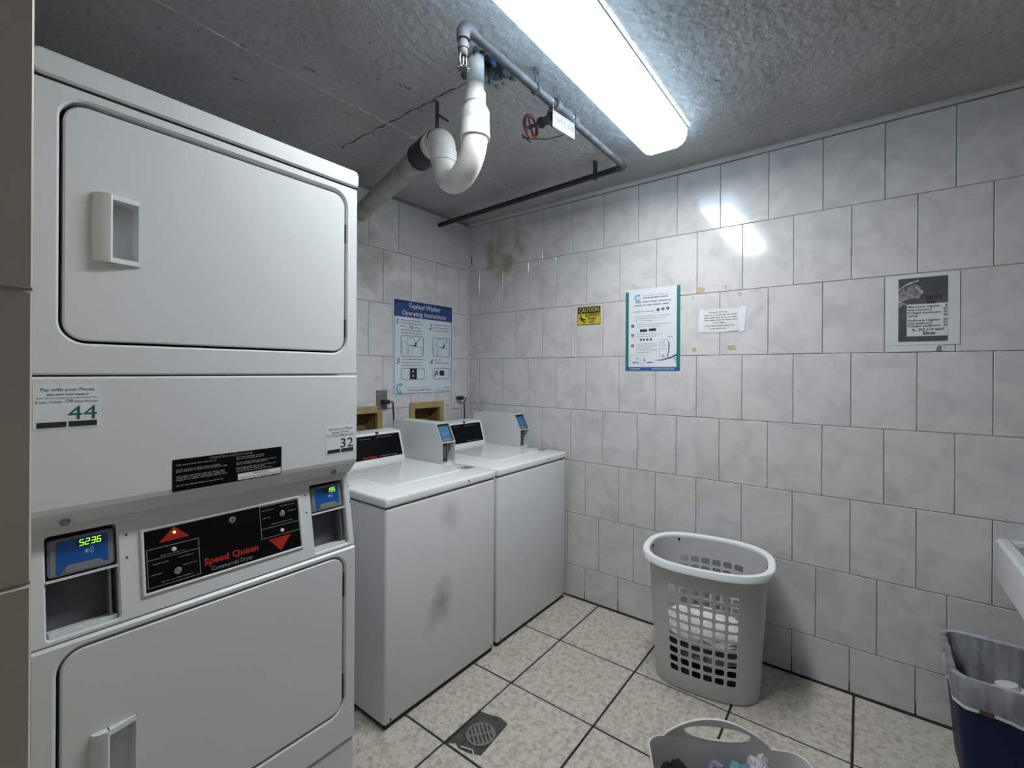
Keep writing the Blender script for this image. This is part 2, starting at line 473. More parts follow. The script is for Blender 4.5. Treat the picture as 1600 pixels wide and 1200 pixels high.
def lay_tiles(parent, fr, u0, u1, rows, offs, m, gap, holes=(), thick=0.010, jig=0.0006, seed=1, skip=None, name='tile'):
    rng = random.Random(seed); cache = {}
    for ri in range(len(rows) - 1):
        v0, v1 = rows[ri] + gap / 2, rows[ri + 1] - gap / 2
        off = offs[ri]
        k = math.floor((u0 - off) / PW)
        while off + k * PW < u1 - 1e-4:
            a, b = max(off + k * PW, u0) + gap / 2, min(off + (k + 1) * PW, u1) - gap / 2
            k += 1
            if b - a < 0.012: continue
            if skip and skip(ri, (a + b) / 2): continue
            hs = [h for h in holes if h[0] < b and h[2] > a and h[1] < v1 and h[3] > v0]
            dw = rng.uniform(-jig, jig)
            if hs:
                xs = sorted({a, b, *[min(max(x, a), b) for h in hs for x in (h[0], h[2])]})
                ys = sorted({v0, v1, *[min(max(y, v0), v1) for h in hs for y in (h[1], h[3])]})
                bm = bmesh.new()
                for i in range(len(xs) - 1):
                    for j in range(len(ys) - 1):
                        cx, cy = (xs[i] + xs[i + 1]) / 2, (ys[j] + ys[j + 1]) / 2
                        if any(h[0] < cx < h[2] and h[1] < cy < h[3] for h in hs): continue
                        box(bm, (xs[i], ys[j], -thick), (xs[i + 1], ys[j + 1], dw), 0, fr)
                if len(bm.verts): obj(name, bm, m, parent)
                else: bm.free()
                continue
            key = (round(b - a, 4), round(v1 - v0, 4))
            if key not in cache:
                bm = bmesh.new(); rplate(bm, Frame((0, 0, 0), fr.u, fr.v, fr.w), (0, 0, b - a, v1 - v0), 0, -thick, 0, 0.0018)
                bmesh.ops.recalc_face_normals(bm, faces=bm.faces)
                me = bpy.data.meshes.new(name); bm.to_mesh(me); bm.free(); me.materials.append(MATS[m] if isinstance(m, str) else m)
                cache[key] = me
            o = bpy.data.objects.new(name, cache[key]); COL.objects.link(o)
            o.parent = parent; o.location = fr(a, v0, dw) - origin_of(parent)

# ------------------------------------------------------------------ setting: right wall
wall_right = struct('wall_right', 'grout', lambda bm: box(bm, (XB + 0.003, YR, -0.02), (XB + 0.12, YA + 0.12, ZC + 0.0)),
                    'right wall of marbled grey tiles carrying the posters', 'wall')
oA = -0.138; oB = -0.037
lay_tiles(wall_right, F_RIGHT, -YA, -YR, ROWS, [oB, -0.158, oB, oA, oB, oA, oB, oA], tile_m, 0.0026, seed=3)
# adhesive residue left on the right wall around the torn notice
def blob(cx, cy, r, sx, sy, seed, n=14):
    rng = random.Random(seed)
    return [(cx + sx * r * (0.7 + 0.5 * rng.random()) * math.cos(2 * PI * i / n), cy + sy * r * (0.7 + 0.5 * rng.random()) * math.sin(2 * PI * i / n)) for i in range(n)]
for i, (y, z, r, sx, sy) in enumerate(((0.650, 1.777, 0.018, 1.1, 0.8), (0.533, 1.779, 0.009, 0.5, 1.0), (0.680, 1.474, 0.013, 0.8, 1.0), (0.502, 1.480, 0.017, 1.2, 0.8), (0.690, 1.737, 0.007, 0.6, 1.2))):
    part('adhesive_residue', 'tape_beige', wall_right, lambda bm: prism(bm, F_RIGHT, [blob(-y, z, r, sx, sy, i)], 0.0, 0.0015))
part('adhesive_ring', 'print_grey', wall_right, lambda bm: tube(bm, [F_RIGHT(-0.470 + 0.007 * math.cos(a * PI / 5), 1.737 + 0.008 * math.sin(a * PI / 5), 0.001) for a in range(10)], 0.0012, 6, closed=True))
for y, z in ((2.225, 2.16), (2.222, 2.13)):
    part('corner_chip', 'gap_grey', wall_right, lambda bm: prism(bm, F_RIGHT, [blob(-y, z, 0.012, 0.45, 1.6, int(z * 100))], 0.0, 0.0012))

for y, h in ((0.248, 0.075), (0.037, 0.050), (-0.174, 0.060), (1.301, 0.050), (1.090, 0.080), (-0.384, 0.04)):
    part('joint_grime', 'dark_grout', wall_right, lambda bm: prism(bm, F_RIGHT, [[(-y - 0.0022, 0.004), (-y + 0.0022, 0.004), (-y + 0.0012, h), (-y - 0.0008, h)]], -0.002, 0.0008))

trim = struct('trim_1', 'plaster_wall', lambda bm: [prism(bm, Frame((XB, YA, 0), (-1, 0, 0), (0, 0, 1), (0, -1, 0)),
              [[(0.0, 2.391), (0.010, 2.391), (0.016, 2.400), (0.014, ZC), (0.0, ZC)]], 0.0, YA - YR)],
              'narrow caulked strip between right wall tiles and ceiling', 'trim')

# back wall with two sunk utility boxes
BOXES = [(1.372, 0.93, 1.661, 1.152), (1.866, 0.93, 2.154, 1.157)]
def back_wall(bm):
    xs = sorted({XS, XB + 0.12, *[x for b in BOXES for x in (b[0] + 0.02, b[2] - 0.02)]}); zs = [-0.02, 0.95, 1.137, ZC]
    for i in range(len(xs) - 1):
        for j in range(3):
            if j == 1 and i in (1, 3): continue
            box(bm, (xs[i], YA + 0.003, zs[j]), (xs[i + 1], YA + 0.10, zs[j + 1]))
    box(bm, (XS, YA + 0.10, -0.02), (XB + 0.12, YA + 0.14, ZC))
wall_back = struct('wall_back', 'grout', back_wall, 'tiled back wall behind the washers and dryer', 'wall')
oA2, oB2 = 1.778, 1.667
lay_tiles(wall_back, F_BACK, XS, XB - 0.001, ROWS, [oB2, oA2, oB2, oA2, oB2, oA2, oB2, oA2], tile_m, 0.0026,
          holes=[(b[0] + 0.015, b[1] + 0.015, b[2] - 0.015, b[3] - 0.015) for b in BOXES], seed=5,
          skip=lambda r, u: r == 7 and u > 1.79)
part('plain_panel', 'plain_patch', wall_back, lambda bm: rplate(bm, F_BACK, (1.780, 2.075, 2.410, 2.388), 0, -0.01, 0.0, 0.001))
part('corner_caulk', 'plaster_wall', wall_back, lambda bm: box(bm, (2.386, YA - 0.004, 0.0), (XB - 0.0005, YA + 0.001, 2.389), 0.001))

# left wall: its tiled end stands beside the camera
wall_left = struct('wall_left', 'beige_grout', lambda bm: box(bm, (XL - 0.1, YS + 0.003, -0.02), (XS - 0.002, YA + 0.14, ZC)),
                   'dim beige tiled wall end at the left edge beside the dryer stack', 'wall')
lay_tiles(wall_left, F_STUB, XL, XS, ROWS, [XS - PW * k for k in (1, 1, 1, 1, 1, 1, 1, 1)], 'beige_tile', 0.003, seed=9, jig=0.0012)
struct('wall_rear', 'plaster_wall', lambda bm: box(bm, (XL - 0.1, YR - 0.1, -0.02), (XB + 0.12, YR, ZC)), 'pale wall behind the camera', 'wall')
struct('wall_side', 'plaster_wall', lambda bm: box(bm, (XL - 0.1, YR, -0.02), (XL, YS, ZC)), 'pale side wall behind the camera on the left', 'wall')

# floor
floor = struct('floor', 'dark_grout', lambda bm: box(bm, (XL - 0.1, YR - 0.1, -0.10), (XB + 0.12, YA + 0.14, -0.004)),
               'tiled floor of mottled stone tiles with dark joints', 'floor')
XJ = [XL] + [1.178 + 0.403 * k for k in range(-5, 3)] + [XB - 0.004]
XJ = sorted(x for x in XJ if x <= 1.99 or x > 2.39)
YJ = [YR] + [1.208 + 0.3955 * k for k in range(-7, 3)] + [YA - 0.002]
GAP = 0.0085
def floor_tiles():
    cache = {}
    for i in range(len(XJ) - 1):
        for j in range(len(YJ) - 1):
            a, b, c, d = XJ[i] + GAP / 2, XJ[i + 1] - GAP / 2, YJ[j] + GAP / 2, YJ[j + 1] - GAP / 2
            if b - a < 0.02 or d - c < 0.02: continue
            if abs(XJ[i] - 1.178) < 1e-3 and abs(YJ[j + 1] - 1.208) < 1e-3:
                # the tile notched round the drain
                bm = bmesh.new()
                pts = [(a, c), (b, c), (b, d), (1.374, d), (1.382, 1.165), (1.398, 1.12), (1.386, 1.075), (1.215, 1.062), (1.196, 1.105), (1.190, 1.15), (1.199, 1.172), (1.193, 1.178), (a, d - 0.012)]
                prism(bm, WORLD, [pts], -0.012, 0.0)
                obj('floor_tile', bm, ft, floor); continue
            key = (round(b - a, 4), round(d - c, 4))
            if key not in cache:
                bm = bmesh.new(); rplate(bm, WORLD, (0, 0, b - a, d - c), 0, -0.012, 0, 0.0015)
                bmesh.ops.recalc_face_normals(bm, faces=bm.faces)
                me = bpy.data.meshes.new('floor_tile'); bm.to_mesh(me); bm.free(); me.materials.append(ft); cache[key] = me
            o = bpy.data.objects.new('floor_tile', cache[key]); COL.objects.link(o); o.parent = floor; o.location = (a, c, 0)
floor_tiles()
part('joint_grime', 'dark_grout', floor, lambda bm: prism(bm, Frame((XB, 0, 0), (-1, 0, 0), (0, 0, 1), (0, -1, 0)), [[(0, -0.004), (0.012, -0.004), (0.010, 0.0012), (0.003, 0.004), (0, 0.007)]], -1.40, 1.4))

# ceiling with the broken opening round the drain pipe
rngc = random.Random(4)
hole = [(1.202 + (0.066 + 0.030 * rngc.random()) * math.cos(2 * PI * i / 22) * 1.05, 1.030 + (0.060 + 0.028 * rngc.random()) * math.sin(2 * PI * i / 22)) for i in range(22)]
def ceil_fn(bm):
    prism(bm, WORLD, [[(XL - 0.1, YR - 0.1), (XB + 0.12, YR - 0.1), (XB + 0.12, YA + 0.14), (XL - 0.1, YA + 0.14)], hole], ZC, ZC + 0.10)
ceiling = struct('ceiling', con, ceil_fn, 'rough grey concrete ceiling', 'ceiling')
part('opening_plug', 'raw_cement', ceiling, lambda bm: box(bm, (1.05, 0.90, ZC + 0.06), (1.35, 1.20, ZC + 0.09)))
def lumps(bm):
    rng = random.Random(8)
    for i in range(54):
        a = 2 * PI * i / 54 + rng.uniform(-0.1, 0.1); rr = rng.uniform(0.060, 0.105); s = rng.uniform(0.006, 0.018)
        mx = Matrix.Translation((1.202 + rr * math.cos(a), 1.030 + rr * 0.95 * math.sin(a), ZC + rng.uniform(-0.006, 0.02))) @ Matrix.Rotation(rng.random() * 3, 4, 'Z')
        res = bmesh.ops.create_icosphere(bm, subdivisions=1, radius=s, matrix=mx)
        for v in res['verts']: v.co += Vector((rng.uniform(-1, 1), rng.uniform(-1, 1), rng.uniform(-1, 1))) * s * 0.35
part('broken_plaster', 'raw_cement', ceiling, lumps)
part('blue_rag', 'blue_rag', ceiling, lambda bm: tube(bm, [(1.165, 1.010, ZC + 0.03), (1.185, 0.998, ZC - 0.004), (1.205, 1.008, ZC + 0.0), (1.215, 1.025, ZC + 0.03)], [0.006, 0.009, 0.007, 0.004], 8), True)
def ridge(p0, p1, n, amp, r, seed):
    def f(bm):
        rng = random.Random(seed); a, b = Vector(p0), Vector(p1)
        pts = [a.lerp(b, i / n) + Vector((rng.uniform(-amp, amp), rng.uniform(-amp, amp), 0)) for i in range(n + 1)]
        tube(bm, pts, [r * rng.uniform(0.3, 1.2) for _ in pts], 6)
    return f
part('formwork_seam', 'ridge_concrete', ceiling, ridge((0.10, 1.600, ZC), (1.06, 1.615, ZC), 46, 0.003, 0.0045, 1))
part('formwork_seam', 'ridge_concrete', ceiling, ridge((1.06, 1.610, ZC), (1.52, 1.612, ZC), 26, 0.007, 0.005, 2))
part('formwork_seam', 'ridge_concrete', ceiling, ridge((1.84, 1.622, ZC), (2.40, 1.632, ZC), 24, 0.003, 0.0035, 3))
part('formwork_seam', 'raw_cement', ceiling, ridge((1.214, 1.96, ZC), (1.216, 1.11, ZC), 40, 0.005, 0.0035, 5))
part('formwork_seam', 'raw_cement', ceiling, ridge((1.42, 0.84, ZC), (1.62, 0.80, ZC), 8, 0.001, 0.0015, 6))
def spall(x, y, r, seed):
    def f(bm):
        rng = random.Random(seed)
        for i in range(9):
            q = rng.uniform(0, 2 * PI); d = r * rng.random() ** 0.6; k = r * rng.uniform(0.10, 0.28)
            res = bmesh.ops.create_icosphere(bm, subdivisions=1, radius=k, matrix=Matrix.Translation((x + d * math.cos(q), y + d * 0.6 * math.sin(q), ZC)) @ Matrix.Diagonal((1.3, 0.8, 0.5, 1)))
            for v in res['verts']: v.co += Vector((rng.uniform(-1, 1), rng.uniform(-1, 1), 0)) * k * 0.4
    return f
for x, y, r, sd in ((0.660, 1.600, 0.026, 1), (0.83, 1.535, 0.022, 2), (0.70, 1.80, 0.018, 3), (1.09, 1.345, 0.022, 4), (0.95, 1.32, 0.012, 5), (1.23, 1.42, 0.014, 6), (1.75, 0.42, 0.014, 7)):
    part('concrete_spall', 'spall_concrete', ceiling, spall(x, y, r, sd))['kind'] = 'stuff'

# ------------------------------------------------------------------ ceiling light
def build_light():
    x0, x1, yc = 0.76, 1.985, 0.690
    t = thing('fluorescent_light', 'long glowing white wraparound ceiling light with a translucent lens', 'ceiling light', (1.37, yc, ZC))
    part('housing', 'lamp_white', t, lambda bm: box(bm, (x0 + 0.01, yc - 0.088, ZC - 0.030), (x1 - 0.01, yc + 0.088, ZC - 0.0005), 0.004))
    prof = [(-0.098, -0.022), (-0.099, -0.045), (-0.092, -0.068), (-0.076, -0.084), (-0.055, -0.092), (0.055, -0.092), (0.076, -0.084), (0.092, -0.068), (0.099, -0.045), (0.098, -0.022)]
    def lens(i0, i1, ends):
        def f(bm):
            pr = prof[i0:i1 + 1]
            ring = lambda x, k: [bm.verts.new((x, yc + a * k, ZC + b * (1 if k == 1 else 0.93))) for a, b in pr]
            A, B, Cc, D = ring(x0, 0.95), ring(x0 + 0.012, 1), ring(x1 - 0.012, 1), ring(x1, 0.95)
            for P, Q in ((A, B), (B, Cc), (Cc, D)):
                for i in range(len(P) - 1): bm.faces.new([P[i], P[i + 1], Q[i + 1], Q[i]])
            if ends: bm.faces.new(A); bm.faces.new(D[::-1])
        return f
    part('diffuser', 'lamp_diffuser', t, lens(3, 6, True))
    for i0, i1 in ((0, 3), (6, 9)):
        part('lens_side', 'lamp_side', t, lens(i0, i1, False))
    for xa, xb in ((x0 - 0.002, x0 + 0.003), (x1 - 0.003, x1 + 0.001)):
        part('end_cap', 'lamp_side', t, lambda bm: prism(bm, Frame((0, yc, ZC), (0, 1, 0), (0, 0, 1), (1, 0, 0)), [[(a * 0.96, b * 0.94) for a, b in prof]], xa, xb))
    for s in (-1, 1):
        part('side_rail', 'lamp_white', t, lambda bm: box(bm, (x0, yc + s * 0.100 - 0.003, ZC - 0.024), (x1, yc + s * 0.100 + 0.003, ZC - 0.014), 0.001))
build_light()

# ------------------------------------------------------------------ stacked dryer
DX0, DX1, DY = 0.124, 0.807, 1.210
FD = Frame((0, DY, 0), (1, 0, 0), (0, 0, 1), (0, -1, 0))
def build_dryer():
    t = thing('stacked_dryer', 'tall white coin-laundry stack of two dryers beside the left wall end', 'dryer', ((DX0 + DX1) / 2, 1.56, 0))
    part('body', 'enamel_white', t, lambda bm: box(bm, (DX0 + 0.002, DY + 0.092, 0.01), (DX1 - 0.002, 1.93, 1.903), 0.004))
    part('top_cap', 'enamel_white', t, lambda bm: rplate(bm, FD, (DX0 - 0.001, 1.9075, DX1 + 0.001, 1.956), 0.014, -0.725, 0.005, 0.004, n=6))
    part('cap_gap_shade', 'gap_dark', t, lambda bm: box(bm, (DX0 + 0.003, DY + 0.003, 1.9015), (DX1 - 0.003, DY + 0.09, 1.9085)))  # added dark filler strip, paints the shade in the seam below the cap
    d1 = (0.162, 1.409, 0.7705, 1.882); d2 = (0.162, 0.352, 0.7705, 0.8155)
    part('upper_front', 'enamel_white', t, lambda bm: rplate(bm, FD, (DX0, 1.3475, DX1, 1.9035), 0.006, -0.09, 0, 0.004, [(d1, 0.042)], 8))
    part('lower_front', 'enamel_white', t, lambda bm: rplate(bm, FD, (DX0, 0.258, DX1, 0.832), 0.006, -0.09, 0, 0.005, [(d2, 0.042)], 8))
    part('kick_panel', 'enamel_white', t, lambda bm: rplate(bm, FD, (DX0, 0.012, DX1, 0.254), 0.004, -0.09, -0.004, 0.004))
    for d, hz0, hz1 in ((d1, 1.574, 1.711), (d2, 0.495, 0.632)):
        part('door_gap_shade', 'gap_dark', t, lambda bm: box(bm, (d[0] - 0.005, DY + 0.045, d[1] - 0.005), (d[2] + 0.005, DY + 0.088, d[3] + 0.005)))  # near-black backing, paints the shade seen through the door gap
        g = 0.0055
        pk = (0.2385, hz0 + 0.010, 0.2815, hz1 - 0.010)
        dr = part('door', 'enamel_white', t, lambda bm: rplate(bm, FD, (d[0] + g, d[1] + g, d[2] - g, d[3] - g * (1.7 if d is d1 else 0.6)), 0.036, -0.030, -0.001, 0.003, [(pk, 0.008)], 8))
        def handle(bm):
            # lip raised along the left of the finger pocket, falling to the door at its outer sides
            zc = (hz0 + hz1) / 2; N = 12
            for k in range(1):
                rows = []
                for i in range(N + 1):
                    f = i / N; z = hz0 + (hz1 - hz0) * f
                    bow = 1 - (2 * f - 1) ** 2
                    xl = 0.2105 - 0.003 * bow
                    rows.append([bm.verts.new(FD(x, z, w)) for x, w in ((xl, -0.002), (xl + 0.002, 0.006), (xl + 0.010, 0.013), (0.2345, 0.016), (0.2375, 0.014), (0.2385, -0.025))])
                for a, b in zip(rows, rows[1:]):
                    for i in range(len(a) - 1): bm.faces.new([a[i], a[i + 1], b[i + 1], b[i]])
                bm.faces.new(rows[0]); bm.faces.new(rows[-1][::-1])
            for z0, z1 in ((hz0, hz0 + 0.010), (hz1 - 0.010, hz1)):
                vs = []
                for z in (z0, z1):
                    vs.append([bm.verts.new(FD(x, z, w)) for x, w in ((0.236, -0.002), (0.2840, -0.002), (0.2840, 0.0025), (0.236, 0.0145))])
                ring_faces(bm, vs[0], vs[1]); bm.faces.new(vs[0][::-1]); bm.faces.new(vs[1])
            box(bm, (0.2815, hz0, -0.002), (0.2845, hz1, 0.003), 0.0, FD)
        hd = part('handle', 'enamel_white', dr, handle, True)
        def pocket(bm):
            vs0 = [bm.verts.new(FD(x, y, -0.002)) for x, y in rrect(pk[0] - 0.0005, pk[1] - 0.0005, pk[2] + 0.0005, pk[3] + 0.0005, 0.008)]
            vs1 = [bm.verts.new(FD(x - 0.004, y, -0.029)) for x, y in rrect(*pk, 0.010)]
            ring_faces(bm, vs0, vs1); bm.faces.new(vs1)
        part('finger_pocket', 'enamel_white', dr, pocket, fixn=False)
        for hz in ((1.735, 1.79), (1.455, 1.51)) if d is d1 else ((0.69, 0.76), (0.39, 0.46)):
            part('hinge', 'black_plastic', dr, lambda bm: box(bm, (d[2] - 0.004, DY + 0.002, hz[0]), (d[2] - 0.0005, DY + 0.03, hz[1]), 0.001))
    # lint compartment panel with folded lower lip
    def lint(bm):
        pr = [(1.344, 0.094), (1.344, 0.004), (1.340, 0.0), (1.094, 0.0), (1.083, 0.003), (1.078, 0.008), (1.050, 0.036), (1.047, 0.044), (1.047, 0.094)]
        A = [bm.verts.new((DX0, DY + y, z)) for z, y in pr]; B = [bm.verts.new((DX1, DY + y, z)) for z, y in pr]
        ring_faces(bm, A, B); bm.faces.new(A); bm.faces.new(B[::-1])
    part('lint_panel', 'enamel_white', t, lint)
    # sloped control panel
    P0 = Vector((DX0, 1.2145, 0.834)); P1 = Vector((DX0, 1.2540, 1.050))
    up = (P1 - P0).normalized(); L = (P1 - P0).length; nn = Vector((1, 0, 0)).cross(up).normalized()
    FC = Frame(P0, (1, 0, 0), up, nn)
    W = DX1 - DX0
    oL = (0.0255, 0.010, 0.133, 0.202); oR = (0.558, 0.010, 0.662, 0.198)
    bz = (0.170, 0.036, 0.526, 0.177)
    cp = part('control_panel', 'enamel_white', t, lambda bm: rplate(bm, FC, (0.001, 0, W - 0.001, L), 0.004, -0.045, 0, 0.003, [(oL, 0.006), (oR, 0.006)]))
    part('bezel', 'enamel_white', cp, lambda bm: rplate(bm, FC, bz, 0.003, 0.0, 0.0045, 0.002, [((bz[0] + 0.007, bz[1] + 0.006, bz[2] - 0.007, bz[3] - 0.006), 0.001)]))
    bp = (bz[0] + 0.006, bz[1] + 0.005, bz[2] - 0.006, bz[3] - 0.005)
    part('control_face', 'panel_black', cp, lambda bm: rplate(bm, FC, bp, 0, 0.0, 0.0015))
    w = 0.0022
    part('logo', 'logo_red', cp, lambda bm: text(bm, FC, 'Speed Queen', 0.287, 0.0655, 0.0150, w, width=0.122, bold=0.03))
    part('logo_caption', 'line_grey', cp, lambda bm: text(bm, FC, 'Commercial Dryer', 0.302, 0.0485, 0.0095, w, width=0.093))
    part('arrow', 'arrow_red', cp, lambda bm: poly2(bm, FC, [(0.203, 0.141), (0.262, 0.141), (0.2325, 0.170)], w), label='red upward arrow with lit lamp')
    part('arrow', 'arrow_red', cp, lambda bm: poly2(bm, FC, [(0.4645, 0.047), (0.494, 0.082), (0.435, 0.082)], w), label='red downward arrow')
    def lines(bm):
        for (a, b, c, d, dv) in ((0.181, 0.050, 0.279, 0.131, 0.108), (0.4185, 0.088, 0.5185, 0.169, 0.112)):
            stroke(bm, FC, rrect(a, b, c, d), 0.0011, w, True); stroke(bm, FC, [(a, dv), (c, dv)], 0.0011, w)
        rng = random.Random(2)
        for x0, x1, y in ((0.190, 0.222, 0.097), (0.238, 0.268, 0.099), (0.246, 0.272, 0.080), (0.186, 0.206, 0.075), (0.205, 0.265, 0.056), (0.205, 0.250, 0.112),
                          (0.424, 0.452, 0.157), (0.470, 0.510, 0.160), (0.490, 0.512, 0.143), (0.424, 0.444, 0.138), (0.445, 0.500, 0.119)):
            greek(bm, FC, x0, x1, y, 0.0026, w, rng, 0.5)
    part('panel_lines', 'line_grey', cp, lines)
    def knob(x, y, r, h):
        return lambda bm: tube(bm, [FC(x, y, 0.001), FC(x, y, h), FC(x, y, h + 0.001)], [r, r * 0.92, r * 0.7], 16)
    for x, y in ((0.230, 0.1205), (0.4705, 0.098)): part('start_button', 'cup_white', cp, knob(x, y, 0.0048, 0.006), True)
    for x, y in ((0.233, 0.073), (0.4705, 0.142)):
        kn = part('selector_knob', 'chrome', cp, knob(x, y, 0.0078, 0.012), True)
    def key(bm):
        tube(bm, [FC(0.352, 0.155, 0.001), FC(0.352, 0.155, 0.005), FC(0.352, 0.155, 0.0055)], [0.0082, 0.0078, 0.006], 18)
    part('key_lock', 'chrome', cp, key, True)
    part('lock_slot', 'print_black', cp, lambda bm: disc(bm, FC, 0.352, 0.155, 0.0026, 0.005, 0.0062, 10))
    part('lamp', 'led_yellow', cp, lambda bm: disc(bm, FC, 0.2325, 0.157, 0.0028, 0.002, 0.003, 10))
    for x in (0.148, 0.5425, 0.679):
        for y in (0.174, 0.127): part('screw_hole', 'gap_dark', cp, lambda bm: disc(bm, FC, x, y, 0.0022, 0.0, 0.0006, 8))
    for (o, digits) in ((oL, '5236'), (oR, '195')):
        a, b, c, d = o; mid = 0.1165
        part('pocket_back', 'gap_grey', t, lambda bm: box(bm, (a - 0.004, b - 0.004, -0.048), (c + 0.004, mid, -0.0455), 0, FC))
        part('pocket_shelf', 'enamel_white', t, lambda bm: [box(bm, (a, mid - 0.002, -0.046), (c, mid + 0.0015, 0.0012), 0, FC)])
        part('pocket_floor', 'enamel_white', t, lambda bm: [box(bm, (a + 0.004, b + 0.0, -0.045), (c - 0.002, b + 0.009, -0.010), 0.001, FC)])
        part('pocket_post', 'dull_metal', t, lambda bm: [box(bm, (c - 0.014, b + 0.004, -0.040), (c - 0.010, mid - 0.003, -0.012), 0.0, FC)])
        rd = part('card_reader', 'reader_grey', t, lambda bm: rplate(bm, FC, (a + 0.004, mid + 0.005, c - 0.003, d - 0.009), 0.006, -0.040, -0.006, 0.004))
        part('reader_surround', 'black_plastic', t, lambda bm: box(bm, (a - 0.002, mid, -0.0465), (c + 0.002, d + 0.003, -0.0440), 0, FC))
        wl = c - a
        bx0, bx1, by0, by1 = a + 0.016, c - 0.014, mid + 0.0075, d - 0.014
        face = [(bx0, by0), (bx0 + 0.006, by0 + 0.0005), (bx0 + 0.012, by0 + 0.013), (bx0 + 0.017, by0 + 0.016), (bx1 - 0.018, by0 + 0.016), (bx1 - 0.011, by0 + 0.0125), (bx1 - 0.006, by0 + 0.009), (bx1, by0 + 0.008), (bx1, by1), (bx0, by1)]
        part('reader_face', 'reader_blue', rd, lambda bm: poly2(bm, FC, face, -0.0055))
        part('reader_tab', 'reader_grey', rd, lambda bm: rplate(bm, FC, (bx0 + 0.012, by0 + 0.001, bx1 - 0.010, by0 + 0.0145), 0.005, -0.007, -0.0035, 0.001))
        part('digits', 'digit_green', rd, lambda bm: seven(bm, FC, digits, bx1 - 0.0085, by1 - 0.0155, 0.0110, 0.0088, -0.0050))
        part('digit_window', 'print_black', rd, lambda bm: quad2(bm, FC, bx1 - 0.047, by1 - 0.0175, bx1 - 0.007, by1 - 0.0025, -0.0053))
        def marks(bm):
            x, y = (bx0 + bx1) / 2 + 0.006, (by0 + by1) / 2 + 0.004
            for k in (0.004, 0.007, 0.010):
                stroke(bm, FC, [(x + k * math.cos(math.radians(q)), y + k * math.sin(math.radians(q))) for q in range(-45, 50, 15)], 0.0012, -0.0051)
            poly2(bm, FC, [(x - 0.003, y - 0.004), (x + 0.001, y - 0.004), (x + 0.002, y + 0.003), (x - 0.002, y + 0.003)], -0.0051)
        part('contactless_mark', 'pale_teal', rd, marks)
    for x in (0.1755, 0.746):
        part('panel_screw', 'dull_metal', t, lambda bm: tube(bm, [(x, DY + 0.030, 1.062), (x, DY + 0.020, 1.060), (x, DY + 0.016, 1.059)], [0.008, 0.0075, 0.004], 12), True)
    # printed label and pay stickers on the lint panel
    lab = part('operating_label', 'panel_black', t, lambda bm: rplate(bm, FD, (0.3435, 1.087, 0.5825, 1.1585), 0.003, 0.0, 0.0008))
    def labtext(bm):
        rng = random.Random(11)
        text(bm, FD, 'OPERATING INSTRUCTIONS', 0.463, 1.1500, 0.0050, 0.0011, width=0.095, align='c')
        for i, y in enumerate((1.1445, 1.1335, 1.1295, 1.1185, 1.1145, 1.1105, 1.0985)):
            greek(bm, FD, 0.350, 0.350 + rng.uniform(0.06, 0.105), y, 0.0028, 0.0011, rng, 0.6)
        for i, y in enumerate((1.1445, 1.1400, 1.1310, 1.1270, 1.1185, 1.1145, 1.1095)):
            greek(bm, FD, 0.473, 0.473 + rng.uniform(0.06, 0.10), y, 0.0028, 0.0011, rng, 0.6)
    part('label_print', 'line_grey', lab, labtext)
    part('label_strip', 'print_white', lab, lambda bm: quad2(bm, FD, 0.477, 1.0895, 0.5805, 1.1045, 0.0012))
    def stripx(bm):
        text(bm, FD, 'IMPORTANT', 0.531, 1.0985, 0.0038, 0.0015, width=0.036, align='c')
        text(bm, FD, 'CLEAN LINT FILTER BEFORE EACH LOAD', 0.529, 1.0920, 0.0032, 0.0015, width=0.094, align='c')
    part('strip_print', 'print_black', lab, stripx)
    for (x0, z0, x1, z1, num, col) in ((0.1285, 1.245, 0.2235, 1.330, '44', 'print_green'), (0.7075, 1.1165, 0.8015, 1.1985, '32', 'print_black')):
        st = part('pay_sticker', 'paper_white', t, lambda bm: rplate(bm, FD, (x0, z0, x1, z1), 0.006, 0.0, 0.0006), label='white pay-by-phone sticker with number ' + num)
        part('sticker_number', col, st, lambda bm: text(bm, FD, num, x1 - 0.006, z0 + 0.0165, 0.027, 0.0010, width=0.042, align='r', bold=0.0))
        def sx(bm):
            text(bm, FD, 'Pay with your Phone', (x0 + x1) / 2, z1 - 0.013, 0.0062, 0.0010, width=0.075, align='c')
            text(bm, FD, 'OR', (x0 + x1) / 2 + 0.002, z0 + 0.0500, 0.0058, 0.0010, align='c')
            rng = random.Random(5)
            greek(bm, FD, x0 + 0.018, x1 - 0.018, z1 - 0.0205, 0.0026, 0.0010, rng, 0.6)
            greek(bm, FD, x0 + 0.004, x1 - 0.004, z1 - 0.0265, 0.0014, 0.0010, rng, 0.6)
            text(bm, FD, 'Scan Code', x0 + 0.003, z0 + 0.0495, 0.0042, 0.0010, width=0.036)
            text(bm, FD, 'Enter Number', x1 - 0.004, z0 + 0.0495, 0.0042, 0.0010, width=0.034, align='r')
            quad2(bm, FD, x0 + 0.005, z0 + 0.003, x0 + 0.045, z0 + 0.0135, 0.0010)
            quad2(bm, FD, x0 + 0.048, z0 + 0.003, x1 - 0.006, z0 + 0.0135, 0.0010)
        part('sticker_print', 'print_black', st, sx)
build_dryer()

